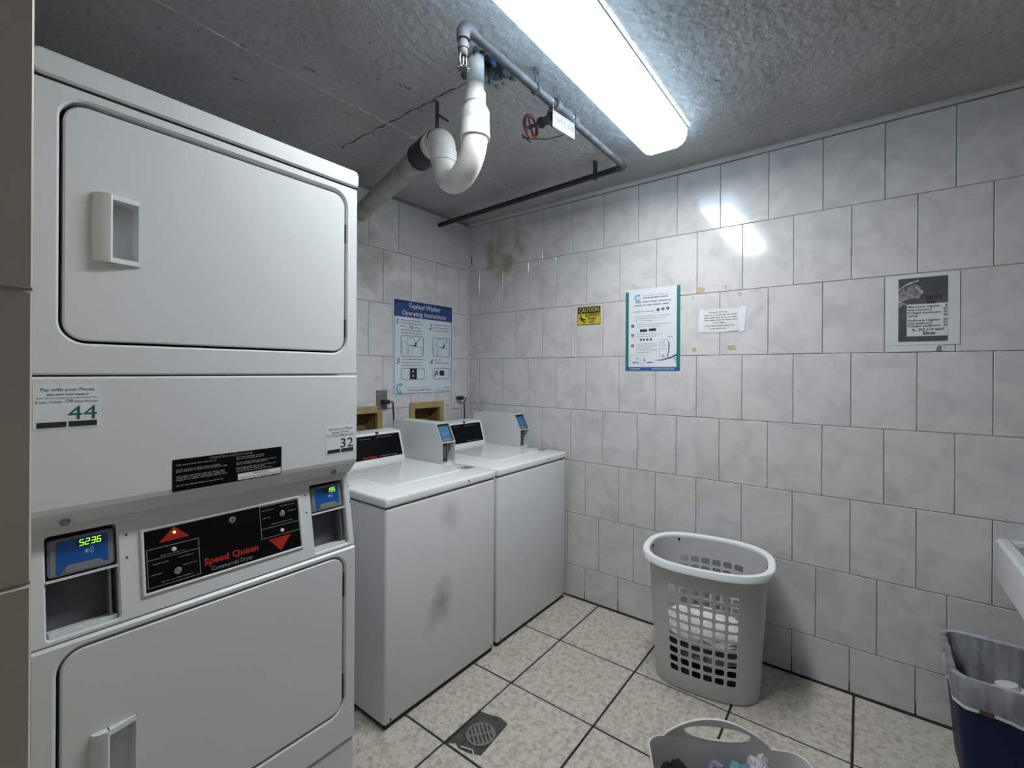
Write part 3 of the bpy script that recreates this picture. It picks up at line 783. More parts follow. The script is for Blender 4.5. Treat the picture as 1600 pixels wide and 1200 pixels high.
# ------------------------------------------------------------------ washers
def build_washer(x0, w, label, cab_m, has_red, bx, bw, plug, cordx):
    t = thing('washer', label, 'washing machine', (x0 + w / 2, 1.76, 0), 'top load washers along the back wall')
    yf, yb, zt = 1.410, 2.110, 0.877
    part('cabinet', cab_m, t, lambda bm: box(bm, (x0 + 0.002, yf + 0.004, 0.018), (x0 + w - 0.002, yb, 0.837), 0.012, seg=3), True)
    for fx in (x0 + 0.05, x0 + w - 0.05):
        for fy in (yf + 0.05, yb - 0.05):
            part('foot', 'black_rubber', t, lambda bm: cyl(bm, (fx, fy, 0.0), (fx, fy, 0.02), 0.022, 12))
    part('base_gap_shade', 'gap_dark', t, lambda bm: box(bm, (x0 + 0.012, yf + 0.012, 0.003), (x0 + w - 0.012, yb - 0.01, 0.019)))  # near-black box painting the shade in the gap under the cabinet
    part('deck_seam', 'gap_grey', t, lambda bm: box(bm, (x0 + 0.006, yf + 0.008, 0.836), (x0 + w - 0.006, yb - 0.004, 0.842)))  # dark grey strip filling the seam between cabinet and deck
    part('top_deck', 'deck_white', t, lambda bm: box(bm, (x0, yf, 0.8405), (x0 + w, yb, zt), 0.009, seg=3), True)
    FT = Frame((x0, yf, zt), (1, 0, 0), (0, 1, 0), (0, 0, 1))
    lid = part('lid', 'deck_white', t, lambda bm: rplate(bm, FT, (0.145, 0.128, bx - 0.004 - x0, 0.575), 0.05, -0.002, 0.006, 0.004, n=8), True)
    part('deck_sticker', 'label_silver', t, lambda bm: prism(bm, FT, [[(0.555, 0.165), (0.585, 0.122), (0.640, 0.130), (0.632, 0.185)]], 0.0, 0.0007))
    part('lid_latch', 'chrome', t, lambda bm: cyl(bm, (x0 + 0.535, yf + 0.145, zt), (x0 + 0.535, yf + 0.145, zt + 0.010), 0.004, 10))
    part('front_screw', 'print_black', t, lambda bm: cyl(bm, (x0 + 0.455, yf + 0.001, 0.861), (x0 + 0.455, yf - 0.002, 0.861), 0.004, 10))
    for sx in (0.03, 0.62):
        part('toe_clip', 'print_black', t, lambda bm: cyl(bm, (x0 + sx, yf + 0.006, 0.034), (x0 + sx, yf + 0.002, 0.034), 0.004, 8))
    # console
    cw = bx - 0.003 - x0
    y1, y2 = 1.990, 2.032
    pr = [(y1 - 0.004, zt - 0.001), (y1, zt + 0.010), (y2, 1.022), (y2 + 0.006, 1.030), (yb - 0.002, 1.038), (yb, zt - 0.001)]
    def console(bm):
        A = [bm.verts.new((x0 + 0.004, y, z)) for y, z in pr]; B = [bm.verts.new((x0 + cw, y, z)) for y, z in pr]
        ring_faces(bm, A, B); bm.faces.new(A); bm.faces.new(B[::-1])
    cs = part('console', 'deck_white', t, console)
    Pc = Vector((x0 + 0.004, y1, zt + 0.010)); Pe = Vector((x0 + 0.004, y2, 1.022)); u2 = (Pe - Pc).normalized(); L = (Pe - Pc).length
    FK = Frame(Pc, (1, 0, 0), u2, Vector((1, 0, 0)).cross(u2).normalized())
    part('console_face', 'panel_black', cs, lambda bm: rplate(bm, FK, (0.016, 0.016, cw - 0.018, L - 0.004), 0.004, -0.001, 0.0015, 0.0005))
    if has_red:
        part('console_logo', 'logo_red', cs, lambda bm: text(bm, FK, 'Speed Queen', 0.300, 0.022, 0.011, 0.0022, width=0.085, bold=0.02))
    def ctext(bm):
        rng = random.Random(3)
        greek(bm, FK, 0.40, 0.51, 0.024, 0.004, 0.0022, rng, 0.5)
        greek(bm, FK, 0.30, 0.36, L - 0.020, 0.003, 0.0022, rng, 0.5); greek(bm, FK, 0.40, 0.50, L - 0.018, 0.003, 0.0022, rng, 0.5)
    part('console_print', 'line_grey', cs, ctext)
    part('console_clip', 'print_black', cs, lambda bm: box(bm, (x0 + 0.405, y2 - 0.006, 1.022), (x0 + 0.417, y2 + 0.006, 1.034), 0.001))
    # payment meter box standing on the deck
    b0, b1, fy = bx, bx + bw, 1.703
    prof = [(fy, zt), (fy, 0.989), (1.747, 1.078), (1.755, 1.082), (2.095, 1.086), (2.100, zt)]
    th = 0.003
    def shell(bm):
        for xa in (b0, b1 - th):
            A = [bm.verts.new((xa, y, z)) for y, z in prof]; B = [bm.verts.new((xa + th, y, z)) for y, z in prof]
            ring_faces(bm, A, B); bm.faces.new(A); bm.faces.new(B[::-1])
        box(bm, (b0 + th, 1.752, 1.079), (b1 - th, 2.098, 1.084))
        box(bm, (b0 + th, 2.094, zt), (b1 - th, 2.098, 1.082))
        box(bm, (b0 + th, fy, zt), (b1 - th, 2.09, zt + 0.006))
        box(bm, (b0 + th, fy, 0.986), (b1 - th, fy + 0.05, 0.991))
    mb = part('meter_box', 'enamel_white', t, shell)
    part('meter_back', 'dull_metal', mb, lambda bm: box(bm, (b0 + th, fy + 0.055, zt), (b1 - th, fy + 0.060, 0.987)))
    part('coin_vault', 'gap_grey', mb, lambda bm: box(bm, (b0 + th + 0.004, fy + 0.018, zt + 0.022), (b0 + 0.046, fy + 0.052, 0.983), 0.002))
    part('vault_bracket', 'dull_metal', mb, lambda bm: box(bm, (b0 + 0.046, fy + 0.010, zt + 0.010), (b0 + 0.049, fy + 0.054, 0.985), 0.0))
    Pr = Vector((b0, fy, 0.991)); Pt = Vector((b0, 1.747, 1.078)); ur = (Pt - Pr).normalized(); LR = (Pt - Pr).length
    FR = Frame(Pr, (1, 0, 0), ur, Vector((1, 0, 0)).cross(ur).normalized())
    rd = part('card_reader', 'black_plastic', mb, lambda bm: rplate(bm, FR, (0.004, 0.002, bw - 0.004, LR - 0.001), 0.003, -0.03, -0.006, 0.002))
    part('reader_face', 'reader_teal', rd, lambda bm: rplate(bm, FR, (0.011, 0.022, bw - 0.014, LR - 0.010), 0.004, -0.006, -0.004, 0.001))
    part('reader_tab', 'reader_grey', rd, lambda bm: rplate(bm, FR, (0.013, 0.006, bw - 0.016, 0.021), 0.004, -0.006, -0.0035, 0.001))
    def marks(bm):
        for (x, y) in ((0.028, 0.045), (0.050, 0.048)):
            for k in (0.004, 0.008):
                stroke(bm, FR, [(x + k * math.cos(math.radians(q)), y + k * math.sin(math.radians(q))) for q in range(-60, 70, 20)], 0.002, -0.0034)
    part('contactless_mark', 'pale_teal', rd, marks)
    part('box_lock', 'chrome', mb, lambda bm: cyl(bm, (b0 + 0.035, 2.06, 1.083), (b0 + 0.035, 2.06, 1.092), 0.006, 10), True)
    # power cord up to the wall outlet
    px, pz = plug
    pts = [(px + 0.020, YA - 0.042, pz), (px + 0.040, YA - 0.050, pz - 0.004), (cordx - 0.004, YA - 0.050, pz - 0.035), (cordx, YA - 0.050, pz - 0.08), (cordx + 0.002, YA - 0.052, pz - 0.16), (cordx - 0.004, YA - 0.055, 0.93), (cordx - 0.02, YA - 0.07, 0.60), (cordx - 0.03, yb - 0.02, 0.45)]
    cd = part('power_cord', 'black_rubber', t, lambda bm: tube(bm, pts, 0.0052, 8), True)
    def plugf(bm):
        box(bm, (px - 0.020, YA - 0.050, pz - 0.014), (px + 0.022, YA - 0.0125, pz + 0.012), 0.005)
    part('plug', 'black_plastic', cd, plugf)
    return t
build_washer(1.066, 0.648, 'white washer next to the dryer stack, grey scuff on its front', cabA, True, 1.635, 0.094, (1.662, 1.176), 1.708)
build_washer(1.731, 0.651, 'clean-fronted white washer in the corner against the right wall', 'enamel_white', False, 2.308, 0.099, (2.287, 1.172), 2.312)

# ------------------------------------------------------------------ wall outlets and sunk utility boxes
def build_outlet(xc, zc, m, label, depth):
    t = thing('wall_outlet', label, 'outlet', (xc, YA, zc))
    fr = Frame((xc, YA, zc), (1, 0, 0), (0, 0, 1), (0, -1, 0))
    part('cover_plate', m, t, lambda bm: rplate(bm, fr, (-0.035, -0.057, 0.035, 0.057), 0.004, 0.001, depth, 0.002))
    for dz in (0.024, -0.014):
        r = part('receptacle', m, t, lambda bm: rplate(bm, fr, (-0.016, dz - 0.014, 0.016, dz + 0.014), 0.007, depth - 0.002, depth + 0.002, 0.001))
        part('slot', 'print_black', r, lambda bm: [quad2(bm, fr, sx - 0.001, dz - 0.004, sx + 0.001, dz + 0.006, depth + 0.0023) for sx in (-0.006, 0.006)])
build_outlet(1.657, 1.186, 'outlet_grey', 'grey metal wall outlet left of the washing instructions sign', 0.012)
build_outlet(2.268, 1.155, 'outlet_white', 'white wall outlet in the corner under the sign edge', 0.008)

def build_box(b, label):
    x0, z0, x1, z1 = b; bw = 0.040
    t = thing('utility_box', label, 'wall box', ((x0 + x1) / 2, YA, z0))
    fr = F_BACK
    part('frame_rail', 'box_yellow', t, lambda bm: rplate(bm, fr, (x0, z1 - bw, x1, z1), 0, -0.012, 0.010, 0.002))
    part('frame_rail', 'box_yellow', t, lambda bm: rplate(bm, fr, (x0, z0, x1, z0 + bw), 0, -0.012, 0.010, 0.002))
    part('frame_stile', 'box_yellow', t, lambda bm: rplate(bm, fr, (x0, z0 + bw, x0 + bw, z1 - bw), 0, -0.012, 0.010, 0.002))
    part('frame_stile', 'box_yellow', t, lambda bm: rplate(bm, fr, (x1 - bw * 0.9, z0 + bw, x1, z1 - bw), 0, -0.012, 0.010, 0.002))
    def pan(bm):
        a = [bm.verts.new(fr(x, z, -0.001)) for x, z in rrect(x0 + bw - 0.004, z0 + bw - 0.004, x1 - bw + 0.006, z1 - bw + 0.004)]
        c = [bm.verts.new(fr(x, z, -0.088)) for x, z in rrect(x0 + bw + 0.010, z0 + bw + 0.01, x1 - bw - 0.010, z1 - bw - 0.01)]
        ring_faces(bm, a, c); bm.faces.new(c)
    part('recess_pan', 'box_inner', t, pan, fixn=False)
    xc = (x0 + x1) / 2
    for dx in (-0.05, 0.05):
        v = part('water_valve', 'brass', t, lambda bm: [cyl(bm, fr(xc + dx, z0 + bw, -0.045), fr(xc + dx, z0 + bw + 0.06, -0.045), 0.011, 10), cyl(bm, fr(xc + dx, z0 + bw + 0.045, -0.045), fr(xc + dx, z0 + bw + 0.045, -0.012), 0.008, 10)], True)
build_box(BOXES[0], 'yellowed recessed wall box beside the dryer stack, half hidden')
build_box(BOXES[1], 'yellowed recessed wall box below the washing instructions sign')

# ------------------------------------------------------------------ signs and papers
def build_washer_sign():
    x0, z0, x1, z1 = 1.736, 1.207, 2.238, 1.800
    t = thing('instruction_sign', 'blue and white topload washer instructions sign on the back wall', 'sign', (1.987, YA, 1.5))
    fr = F_BACK
    part('backing', 'sign_white', t, lambda bm: rplate(bm, fr, (x0, z0, x1, z1), 0.012, 0.001, 0.0035, 0.0008))
    w = 0.0041
    part('header_band', 'sign_blue', t, lambda bm: prism(bm, fr, [rrect(x0 + 0.007, 1.690, x1 - 0.007, z1 - 0.007, 0.008)], 0.003, w))
    part('border_line', 'sign_blue', t, lambda bm: stroke(bm, fr, rrect(x0 + 0.010, z0 + 0.010, x1 - 0.010, z1 - 0.02, 0.010), 0.004, w, True))
    def head(bm):
        text(bm, fr, 'Topload Washer', 1.990, 1.7485, 0.032, w + 0.0006, width=0.265, align='c', shear=0.22, bold=0.0)
        text(bm, fr, 'Operating Instructions', 1.988, 1.7025, 0.030, w + 0.0006, width=0.370, align='c', shear=0.22, bold=0.0)
    part('heading', 'print_white', t, head)
    part('step_numbers', 'print_black', t, lambda bm: [text(bm, fr, s, x, z, 0.036, w, width=wd, shear=0.2) for s, x, z, wd in
         (('1', 1.762, 1.643, 0.014), ('2', 2.022, 1.628, 0.026), ('3', 1.760, 1.400, 0.026), ('4', 2.030, 1.400, 0.028))])
    def body(bm):
        rng = random.Random(6)
        for x, x1_, zs in ((1.795, 1.975, (1.668, 1.650)), (1.795, 1.968, (1.608, 1.590)), (2.062, 2.215, (1.660, 1.640, 1.622)), (1.798, 1.985, (1.428, 1.407, 1.390)), (2.072, 2.140, (1.428,)), (2.072, 2.220, (1.408,))):
            for z in zs: greek(bm, fr, x, x1_ - rng.uniform(0, 0.02), z, 0.0055, w, rng, 0.6)
        greek(bm, fr, 1.795, 1.835, 1.630, 0.0055, w, rng, 0.6)
        text(bm, fr, 'COIN AND CARD LAUNDRY SYSTEMS', 1.850, 1.232, 0.0075, w, width=0.19, bold=0.02)
        greek(bm, fr, 2.085, 2.215, 1.228, 0.005, w, rng, 0.6); greek(bm, fr, 2.155, 2.215, 1.245, 0.006, w, rng, 0.6)
    part('small_print', 'print_black', t, body)
    part('laundry_name', 'line_grey', t, lambda bm: text(bm, fr, 'Commercial Laundries, Inc.', 1.852, 1.249, 0.009, w, width=0.195))
    part('diamond_mark', 'logo_red', t, lambda bm: stroke(bm, fr, [(1.864, 1.629), (1.877, 1.638), (1.890, 1.629), (1.877, 1.620)], 0.005, w, True))
    part('small_mark', 'line_grey', t, lambda bm: stroke(bm, fr, [(1.905, 1.624), (1.918, 1.636), (1.932, 1.626), (1.945, 1.622)], 0.006, w))
    def frames(bm):
        for r in ((1.795, 1.447, 1.975, 1.575), (2.055, 1.452, 2.210, 1.575), (1.800, 1.305, 1.985, 1.372), (2.060, 1.305, 2.215, 1.375)):
            stroke(bm, fr, rrect(*r, 0.014), 0.0032, w, True)
        for ox, s in ((1.795, 1.0), (2.055, 0.87)):
            P = lambda *q: [(ox + a * s, 1.447 + b) for a, b in q]
            stroke(bm, fr, P((0.012, 0.010), (0.012, 0.085), (0.030, 0.092), (0.045, 0.072), (0.165, 0.060), (0.170, 0.012)), 0.0022, w)
            stroke(bm, fr, P((0.045, 0.072), (0.050, 0.115), (0.095, 0.120), (0.125, 0.072)), 0.0022, w)
            for k in (0.040, 0.050, 0.060, 0.088): stroke(bm, fr, P((k, 0.008), (k, 0.060)), 0.0018, w)
            poly2(bm, fr, P((0.055, 0.068), (0.125, 0.062), (0.115, 0.074), (0.090, 0.070)), w)
            stroke(bm, fr, P((0.155, 0.118), (0.120, 0.082)), 0.0040, w); poly2(bm, fr, P((0.108, 0.070), (0.128, 0.078), (0.114, 0.092)), w)
        quad2(bm, fr, 1.866, 1.306, 1.922, 1.371, w); quad2(bm, fr, 2.118, 1.326, 2.162, 1.360, w)
        stroke(bm, fr, [(2.075, 1.318), (2.082, 1.335), (2.098, 1.335), (2.098, 1.352), (2.078, 1.350), (2.080, 1.335)], 0.007, w)
        stroke(bm, fr, [(2.080, 1.362), (2.100, 1.362)], 0.003, w)
        for z in (1.325, 1.340, 1.355): stroke(bm, fr, [(2.170, z), (2.185, z)], 0.0015, w)
        for z in (1.330, 1.345, 1.360): stroke(bm, fr, [(2.198, z), (2.205, z)], 0.004, w)
    part('step_pictures', 'print_black', t, frames)
    part('picture_dots', 'print_white', t, lambda bm: [disc(bm, fr, 1.893, z, 0.006, w, w + 0.0005, 10) for z in (1.354, 1.326)])
    def logo(bm):
        stroke(bm, fr, [(1.792 + 0.026 * math.cos(math.radians(a)), 1.249 + 0.027 * math.sin(math.radians(a))) for a in range(50, 320, 18)], 0.013, w)
    part('logo', 'teal', t, logo)
    part('logo_swirl', 'pale_teal', t, lambda bm: stroke(bm, fr, [(1.800 + 0.015 * math.cos(math.radians(a)), 1.247 + 0.015 * math.sin(math.radians(a))) for a in range(70, 330, 20)], 0.009, w + 0.0003))
build_washer_sign()

def build_caution():
    x0, z0, x1, z1 = -1.358, 1.636, -1.205, 1.744
    t = thing('caution_sign', 'small yellow and black caution sign about slippery floor', 'sign', (XB, 1.28, 1.69))
    fr = F_RIGHT; w = 0.0032
    part('backing', 'caution_yellow', t, lambda bm: rplate(bm, fr, (x0, z0, x1, z1), 0.004, 0.0007, 0.0025, 0.0005))
    part('header_band', 'print_black', t, lambda bm: quad2(bm, fr, x0 + 0.002, 1.704, x1 - 0.002, z1 - 0.002, 0.0029))
    part('heading', 'caution_yellow', t, lambda bm: text(bm, fr, 'CAUTION', (x0 + x1) / 2, 1.7115, 0.025, w, width=0.132, align='c', bold=0.01))
    def body(bm):
        text(bm, fr, 'SLIPPERY', -1.259, 1.684, 0.0165, w, width=0.093, align='c', bold=0.03)
        text(bm, fr, 'WHEN', -1.262, 1.664, 0.0145, w, width=0.055, align='c', bold=0.03)
        text(bm, fr, 'WET', -1.262, 1.645, 0.0145, w, width=0.040, align='c', bold=0.03)
        stroke(bm, fr, rrect(x0 + 0.002, z0 + 0.002, x1 - 0.002, 1.704, 0.002), 0.002, w, True)
        disc(bm, fr, -1.336, 1.692, 0.006, 0.0026, w, 10)
        stroke(bm, fr, [(-1.332, 1.682), (-1.328, 1.662)], 0.011, w); stroke(bm, fr, [(-1.347, 1.679), (-1.330, 1.677), (-1.318, 1.672)], 0.005, w)
        stroke(bm, fr, [(-1.328, 1.662), (-1.312, 1.655), (-1.306, 1.645)], 0.006, w); stroke(bm, fr, [(-1.326, 1.664), (-1.308, 1.670), (-1.302, 1.663)], 0.006, w)
        stroke(bm, fr, [(-1.325, 1.644), (-1.316, 1.641)], 0.003, w)
    part('warning_print', 'print_black', t, body)
build_caution()

def build_pay_poster():
    x0, z0, x1, z1 = -1.051, 1.366, -0.751, 1.813
    t = thing('payment_poster', 'white pay-by-phone poster with green side stripes and blue foot', 'poster', (XB, 0.90, 1.59))
    fr = F_RIGHT; w = 0.0020
    part('sheet', 'paper_white', t, lambda bm: rplate(bm, fr, (x0, z0, x1, z1), 0, 0.0007, 0.0015))
    part('side_stripe', 'poster_green', t, lambda bm: quad2(bm, fr, x0, z0, x0 + 0.018, z1 - 0.010, w))
    part('side_stripe', 'poster_green', t, lambda bm: quad2(bm, fr, x1 - 0.018, z0, x1, z1, w))
    part('foot_band', 'poster_blue', t, lambda bm: quad2(bm, fr, x0, z0, x1, z0 + 0.020, w + 0.0003))
    def logo(bm): stroke(bm, fr, [(-0.980 + 0.016 * math.cos(math.radians(a)), 1.765 + 0.015 * math.sin(math.radians(a))) for a in range(40, 330, 20)], 0.009, w)
    part('logo', 'teal', t, logo)
    part('logo_swirl', 'pale_teal', t, lambda bm: stroke(bm, fr, [(-0.972 + 0.008 * math.cos(math.radians(a)), 1.765 + 0.009 * math.sin(math.radians(a))) for a in range(60, 330, 20)], 0.005, w + 0.0003))
    def title(bm):
        rng = random.Random(5)
        text(bm, fr, 'Commercial Laundries, Inc', -0.950, 1.772, 0.008, w, width=0.135)
        greek(bm, fr, -0.995, -0.800, 1.738, 0.0085, w, rng, 0.7); greek(bm, fr, -1.000, -0.800, 1.720, 0.0085, w, rng, 0.7)
    part('title_print', 'print_grey', t, title)
    def body(bm):
        rng = random.Random(9)
        greek(bm, fr, -0.950, -0.815, 1.760, 0.0055, w, rng, 0.8)
        greek(bm, fr, -1.010, -0.885, 1.687, 0.0045, w, rng, 0.6)
        for x, z in ((-0.868, 1.693), (-0.842, 1.695), (-0.816, 1.697)): disc(bm, fr, x, z, 0.0085, 0.0014, w, 14)
        for x0_, x1_, z in ((-0.998, -0.800, 1.662), (-0.998, -0.820, 1.650), (-0.998, -0.895, 1.638), (-0.990, -0.800, 1.617), (-0.990, -0.855, 1.605), (-0.990, -0.850, 1.564), (-0.990, -0.880, 1.552), (-0.990, -0.876, 1.510), (-0.990, -0.874, 1.499), (-0.990, -0.890, 1.488), (-0.990, -0.868, 1.477), (-0.990, -0.905, 1.466)):
            greek(bm, fr, x0_, x1_, z, 0.0030, w, rng, 0.6)
        for z in (1.612, 1.560, 1.503): disc(bm, fr, -1.010, z, 0.0085, 0.0014, w, 14)
        quad2(bm, fr, -0.968, 1.578, -0.928, 1.592, w); quad2(bm, fr, -0.918, 1.580, -0.878, 1.594, w)
        for x in (-0.968, -0.952, -0.932, -0.912): quad2(bm, fr, x, 1.530, x + 0.011, 1.540, w)
        text(bm, fr, 'CI', -0.990, 1.424, 0.016, w); greek(bm, fr, -1.010, -0.975, 1.408, 0.006, w, rng)
        stroke(bm, fr, rrect(-1.022, 1.402, -0.946, 1.452), 0.0012, w, True)
        quad2(bm, fr, -0.944, 1.420, -0.937, 1.428, w); quad2(bm, fr, -0.930, 1.408, -0.895, 1.413, w)
    part('body_print', 'print_black', t, body)
    part('number_marks', 'print_white', t, lambda bm: [text(bm, fr, s, x, z - 0.0045, 0.009, w + 0.0005, align='c', bold=0.02) for s, x, z in (('1', -0.868, 1.693), ('2', -0.842, 1.695), ('3', -0.816, 1.697), ('1', -1.010, 1.612), ('2', -1.010, 1.560), ('3', -1.010, 1.503))])
    part('foot_print', 'print_white', t, lambda bm: [greek(bm, fr, -1.025, -0.965, 1.374, 0.0045, w + 0.0006, random.Random(1), 0.7), greek(bm, fr, -0.900, -0.780, 1.374, 0.0045, w + 0.0006, random.Random(2), 0.7)])
    part('wave', 'poster_blue', t, lambda bm: poly2(bm, fr, [(-0.890, 1.424), (-0.850, 1.426), (-0.800, 1.440), (-0.769, 1.456), (-0.769, 1.445), (-0.800, 1.431), (-0.850, 1.420)], w))
    part('wave_tint', 'pale_teal', t, lambda bm: poly2(bm, fr, [(-0.790, 1.431), (-0.769, 1.440), (-0.769, 1.388), (-0.776, 1.418)], w))
    def phone(bm):
        stroke(bm, fr, rrect(-0.858, 1.440, -0.812, 1.530, 0.006), 0.0018, w, True)
        for z in (1.515, 1.500, 1.482): greek(bm, fr, -0.850, -0.825, z, 0.004, w, random.Random(int(z * 1000)), 0.8)
        poly2(bm, fr, [(-0.812, 1.525), (-0.804, 1.510), (-0.806, 1.470), (-0.815, 1.440), (-0.820, 1.440), (-0.811, 1.480)], w)
        greek(bm, fr, -0.815, -0.787, 1.545, 0.005, w, random.Random(4), 0.9)
        stroke(bm, fr, [(-0.846, 1.438), (-0.838, 1.452), (-0.836, 1.438)], 0.004, w)
    part('phone_picture', 'print_grey', t, phone)
build_pay_poster()

def build_notice():
    t = thing('torn_notice', 'small torn white notice held with clear tape, between the two posters', 'notice', (XB, 0.55, 1.62))
    fr = F_RIGHT
    rng = random.Random(21)
    out = [(-0.640, 1.560), (-0.560, 1.556), (-0.455, 1.562), (-0.452, 1.600), (-0.462, 1.676), (-0.520, 1.671), (-0.575, 1.676), (-0.640, 1.672), (-0.646, 1.620)]
    part('sheet', 'paper_grey', t, lambda bm: prism(bm, fr, [out], 0.0007, 0.0022))
    part('clear_tape', 'paper_white', t, lambda bm: prism(bm, fr, [[(-0.470, 1.552), (-0.447, 1.560), (-0.440, 1.672), (-0.462, 1.684), (-0.480, 1.640)]], 0.0012, 0.0030))
    part('clear_tape', 'paper_white', t, lambda bm: prism(bm, fr, [[(-0.662, 1.566), (-0.640, 1.556), (-0.632, 1.676), (-0.655, 1.680)]], 0.0012, 0.0030))
    def pr(bm):
        rng = random.Random(3)
        for x0, x1, z in ((-0.610, -0.525, 1.655), (-0.632, -0.482, 1.641), (-0.632, -0.470, 1.628), (-0.630, -0.470, 1.616), (-0.592, -0.535, 1.603), (-0.626, -0.495, 1.588), (-0.602, -0.520, 1.574)):
            greek(bm, fr, x0, x1, z, 0.0058, 0.0026, rng, 0.75)
    part('notice_print', 'print_grey', t, pr)
    part('curled_edge', 'print_grey', t, lambda bm: stroke(bm, fr, [(-0.53, 1.5575), (-0.456, 1.563)], 0.0022, 0.0026))
build_notice()

def build_flyer():
    x0, z0, x1, z1 = 0.075, 1.473, 0.294, 1.753
    t = thing('price_flyer', 'manicure price list flyer with dark picture, right end of the wall', 'flyer', (XB, -0.185, 1.6))
    fr = F_RIGHT; w = 0.0040
    part('sheet', 'paper_grey', t, lambda bm: rplate(bm, fr, (x0, z0, x1, z1), 0, 0.0018, 0.0030))
    part('picture', 'flyer_dark', t, lambda bm: quad2(bm, fr, 0.115, 1.486, 0.261, 1.739, 0.0034))
    # hand in the picture, printed flat
    part('hand_print', 'flyer_mid', t, lambda bm: [poly2(bm, fr, p, 0.0036) for p in (
        [(0.115, 1.680), (0.135, 1.703), (0.165, 1.715), (0.185, 1.700), (0.190, 1.680), (0.176, 1.660), (0.150, 1.655), (0.130, 1.650), (0.115, 1.640)],)])
    part('hand_lights', 'flyer_light', t, lambda bm: [stroke(bm, fr, p, tt, 0.0038) for p, tt in (
        ([(0.116, 1.693), (0.135, 1.712), (0.158, 1.722), (0.176, 1.727)], 0.007), ([(0.168, 1.705), (0.178, 1.690), (0.188, 1.678)], 0.008),
        ([(0.143, 1.682), (0.158, 1.664), (0.178, 1.660)], 0.005), ([(0.116, 1.650), (0.130, 1.638), (0.140, 1.635)], 0.006), ([(0.116, 1.626), (0.128, 1.640)], 0.007), ([(0.130, 1.690), (0.145, 1.668)], 0.003))])
    part('heading', 'print_black', t, lambda bm: [text(bm, fr, 'PRICE', 0.222, 1.650, 0.016, w, width=0.045, align='c', bold=0.02), text(bm, fr, 'list', 0.214, 1.633, 0.013, w, width=0.026, align='c', bold=0.02)])
    part('price_panel', 'paper_grey', t, lambda bm: quad2(bm, fr, 0.141, 1.507, 0.261, 1.634, 0.0038))
    def pr(bm):
        for s, p, z in (('Manicure regular', '8', 1.620), ('Gel manicure', '25', 1.608), ('Polygel manicure', '35', 1.596), ('Apres', '40', 1.584), ('Pedicure regular', '30', 1.566), ('Gel pedicure', '35', 1.555), ('Polygel pedicure', '38', 1.544)):
            text(bm, fr, s, 0.144, z, 0.0078, w, width=0.0060 * len(s), bold=0.025)
            text(bm, fr, p, 0.259, z, 0.0082, w, align='r', bold=0.03)
        text(bm, fr, '305 619 6647', 0.176, 1.528, 0.0095, w, width=0.076, bold=0.03)
        text(bm, fr, 'Elnis', 0.208, 1.513, 0.011, w, width=0.036, align='c', bold=0.04)
        stroke(bm, fr, [(0.158, 1.537), (0.161, 1.531), (0.168, 1.529)], 0.004, w)
    part('price_print', 'print_black', t, pr)
    u = thing('old_paper', 'blank paper edge and tape left under the price flyer', 'paper', (XB, -0.165, 1.46))
    part('sheet', 'paper_grey', u, lambda bm: rplate(bm, fr, (0.080, 1.447, 0.250, 1.5), 0, 0.0008, 0.0016))
    part('tape_scrap', 'print_grey', u, lambda bm: prism(bm, fr, [[(0.226, 1.449), (0.244, 1.446), (0.243, 1.471), (0.232, 1.466)]], 0.0008, 0.0023))
build_flyer()

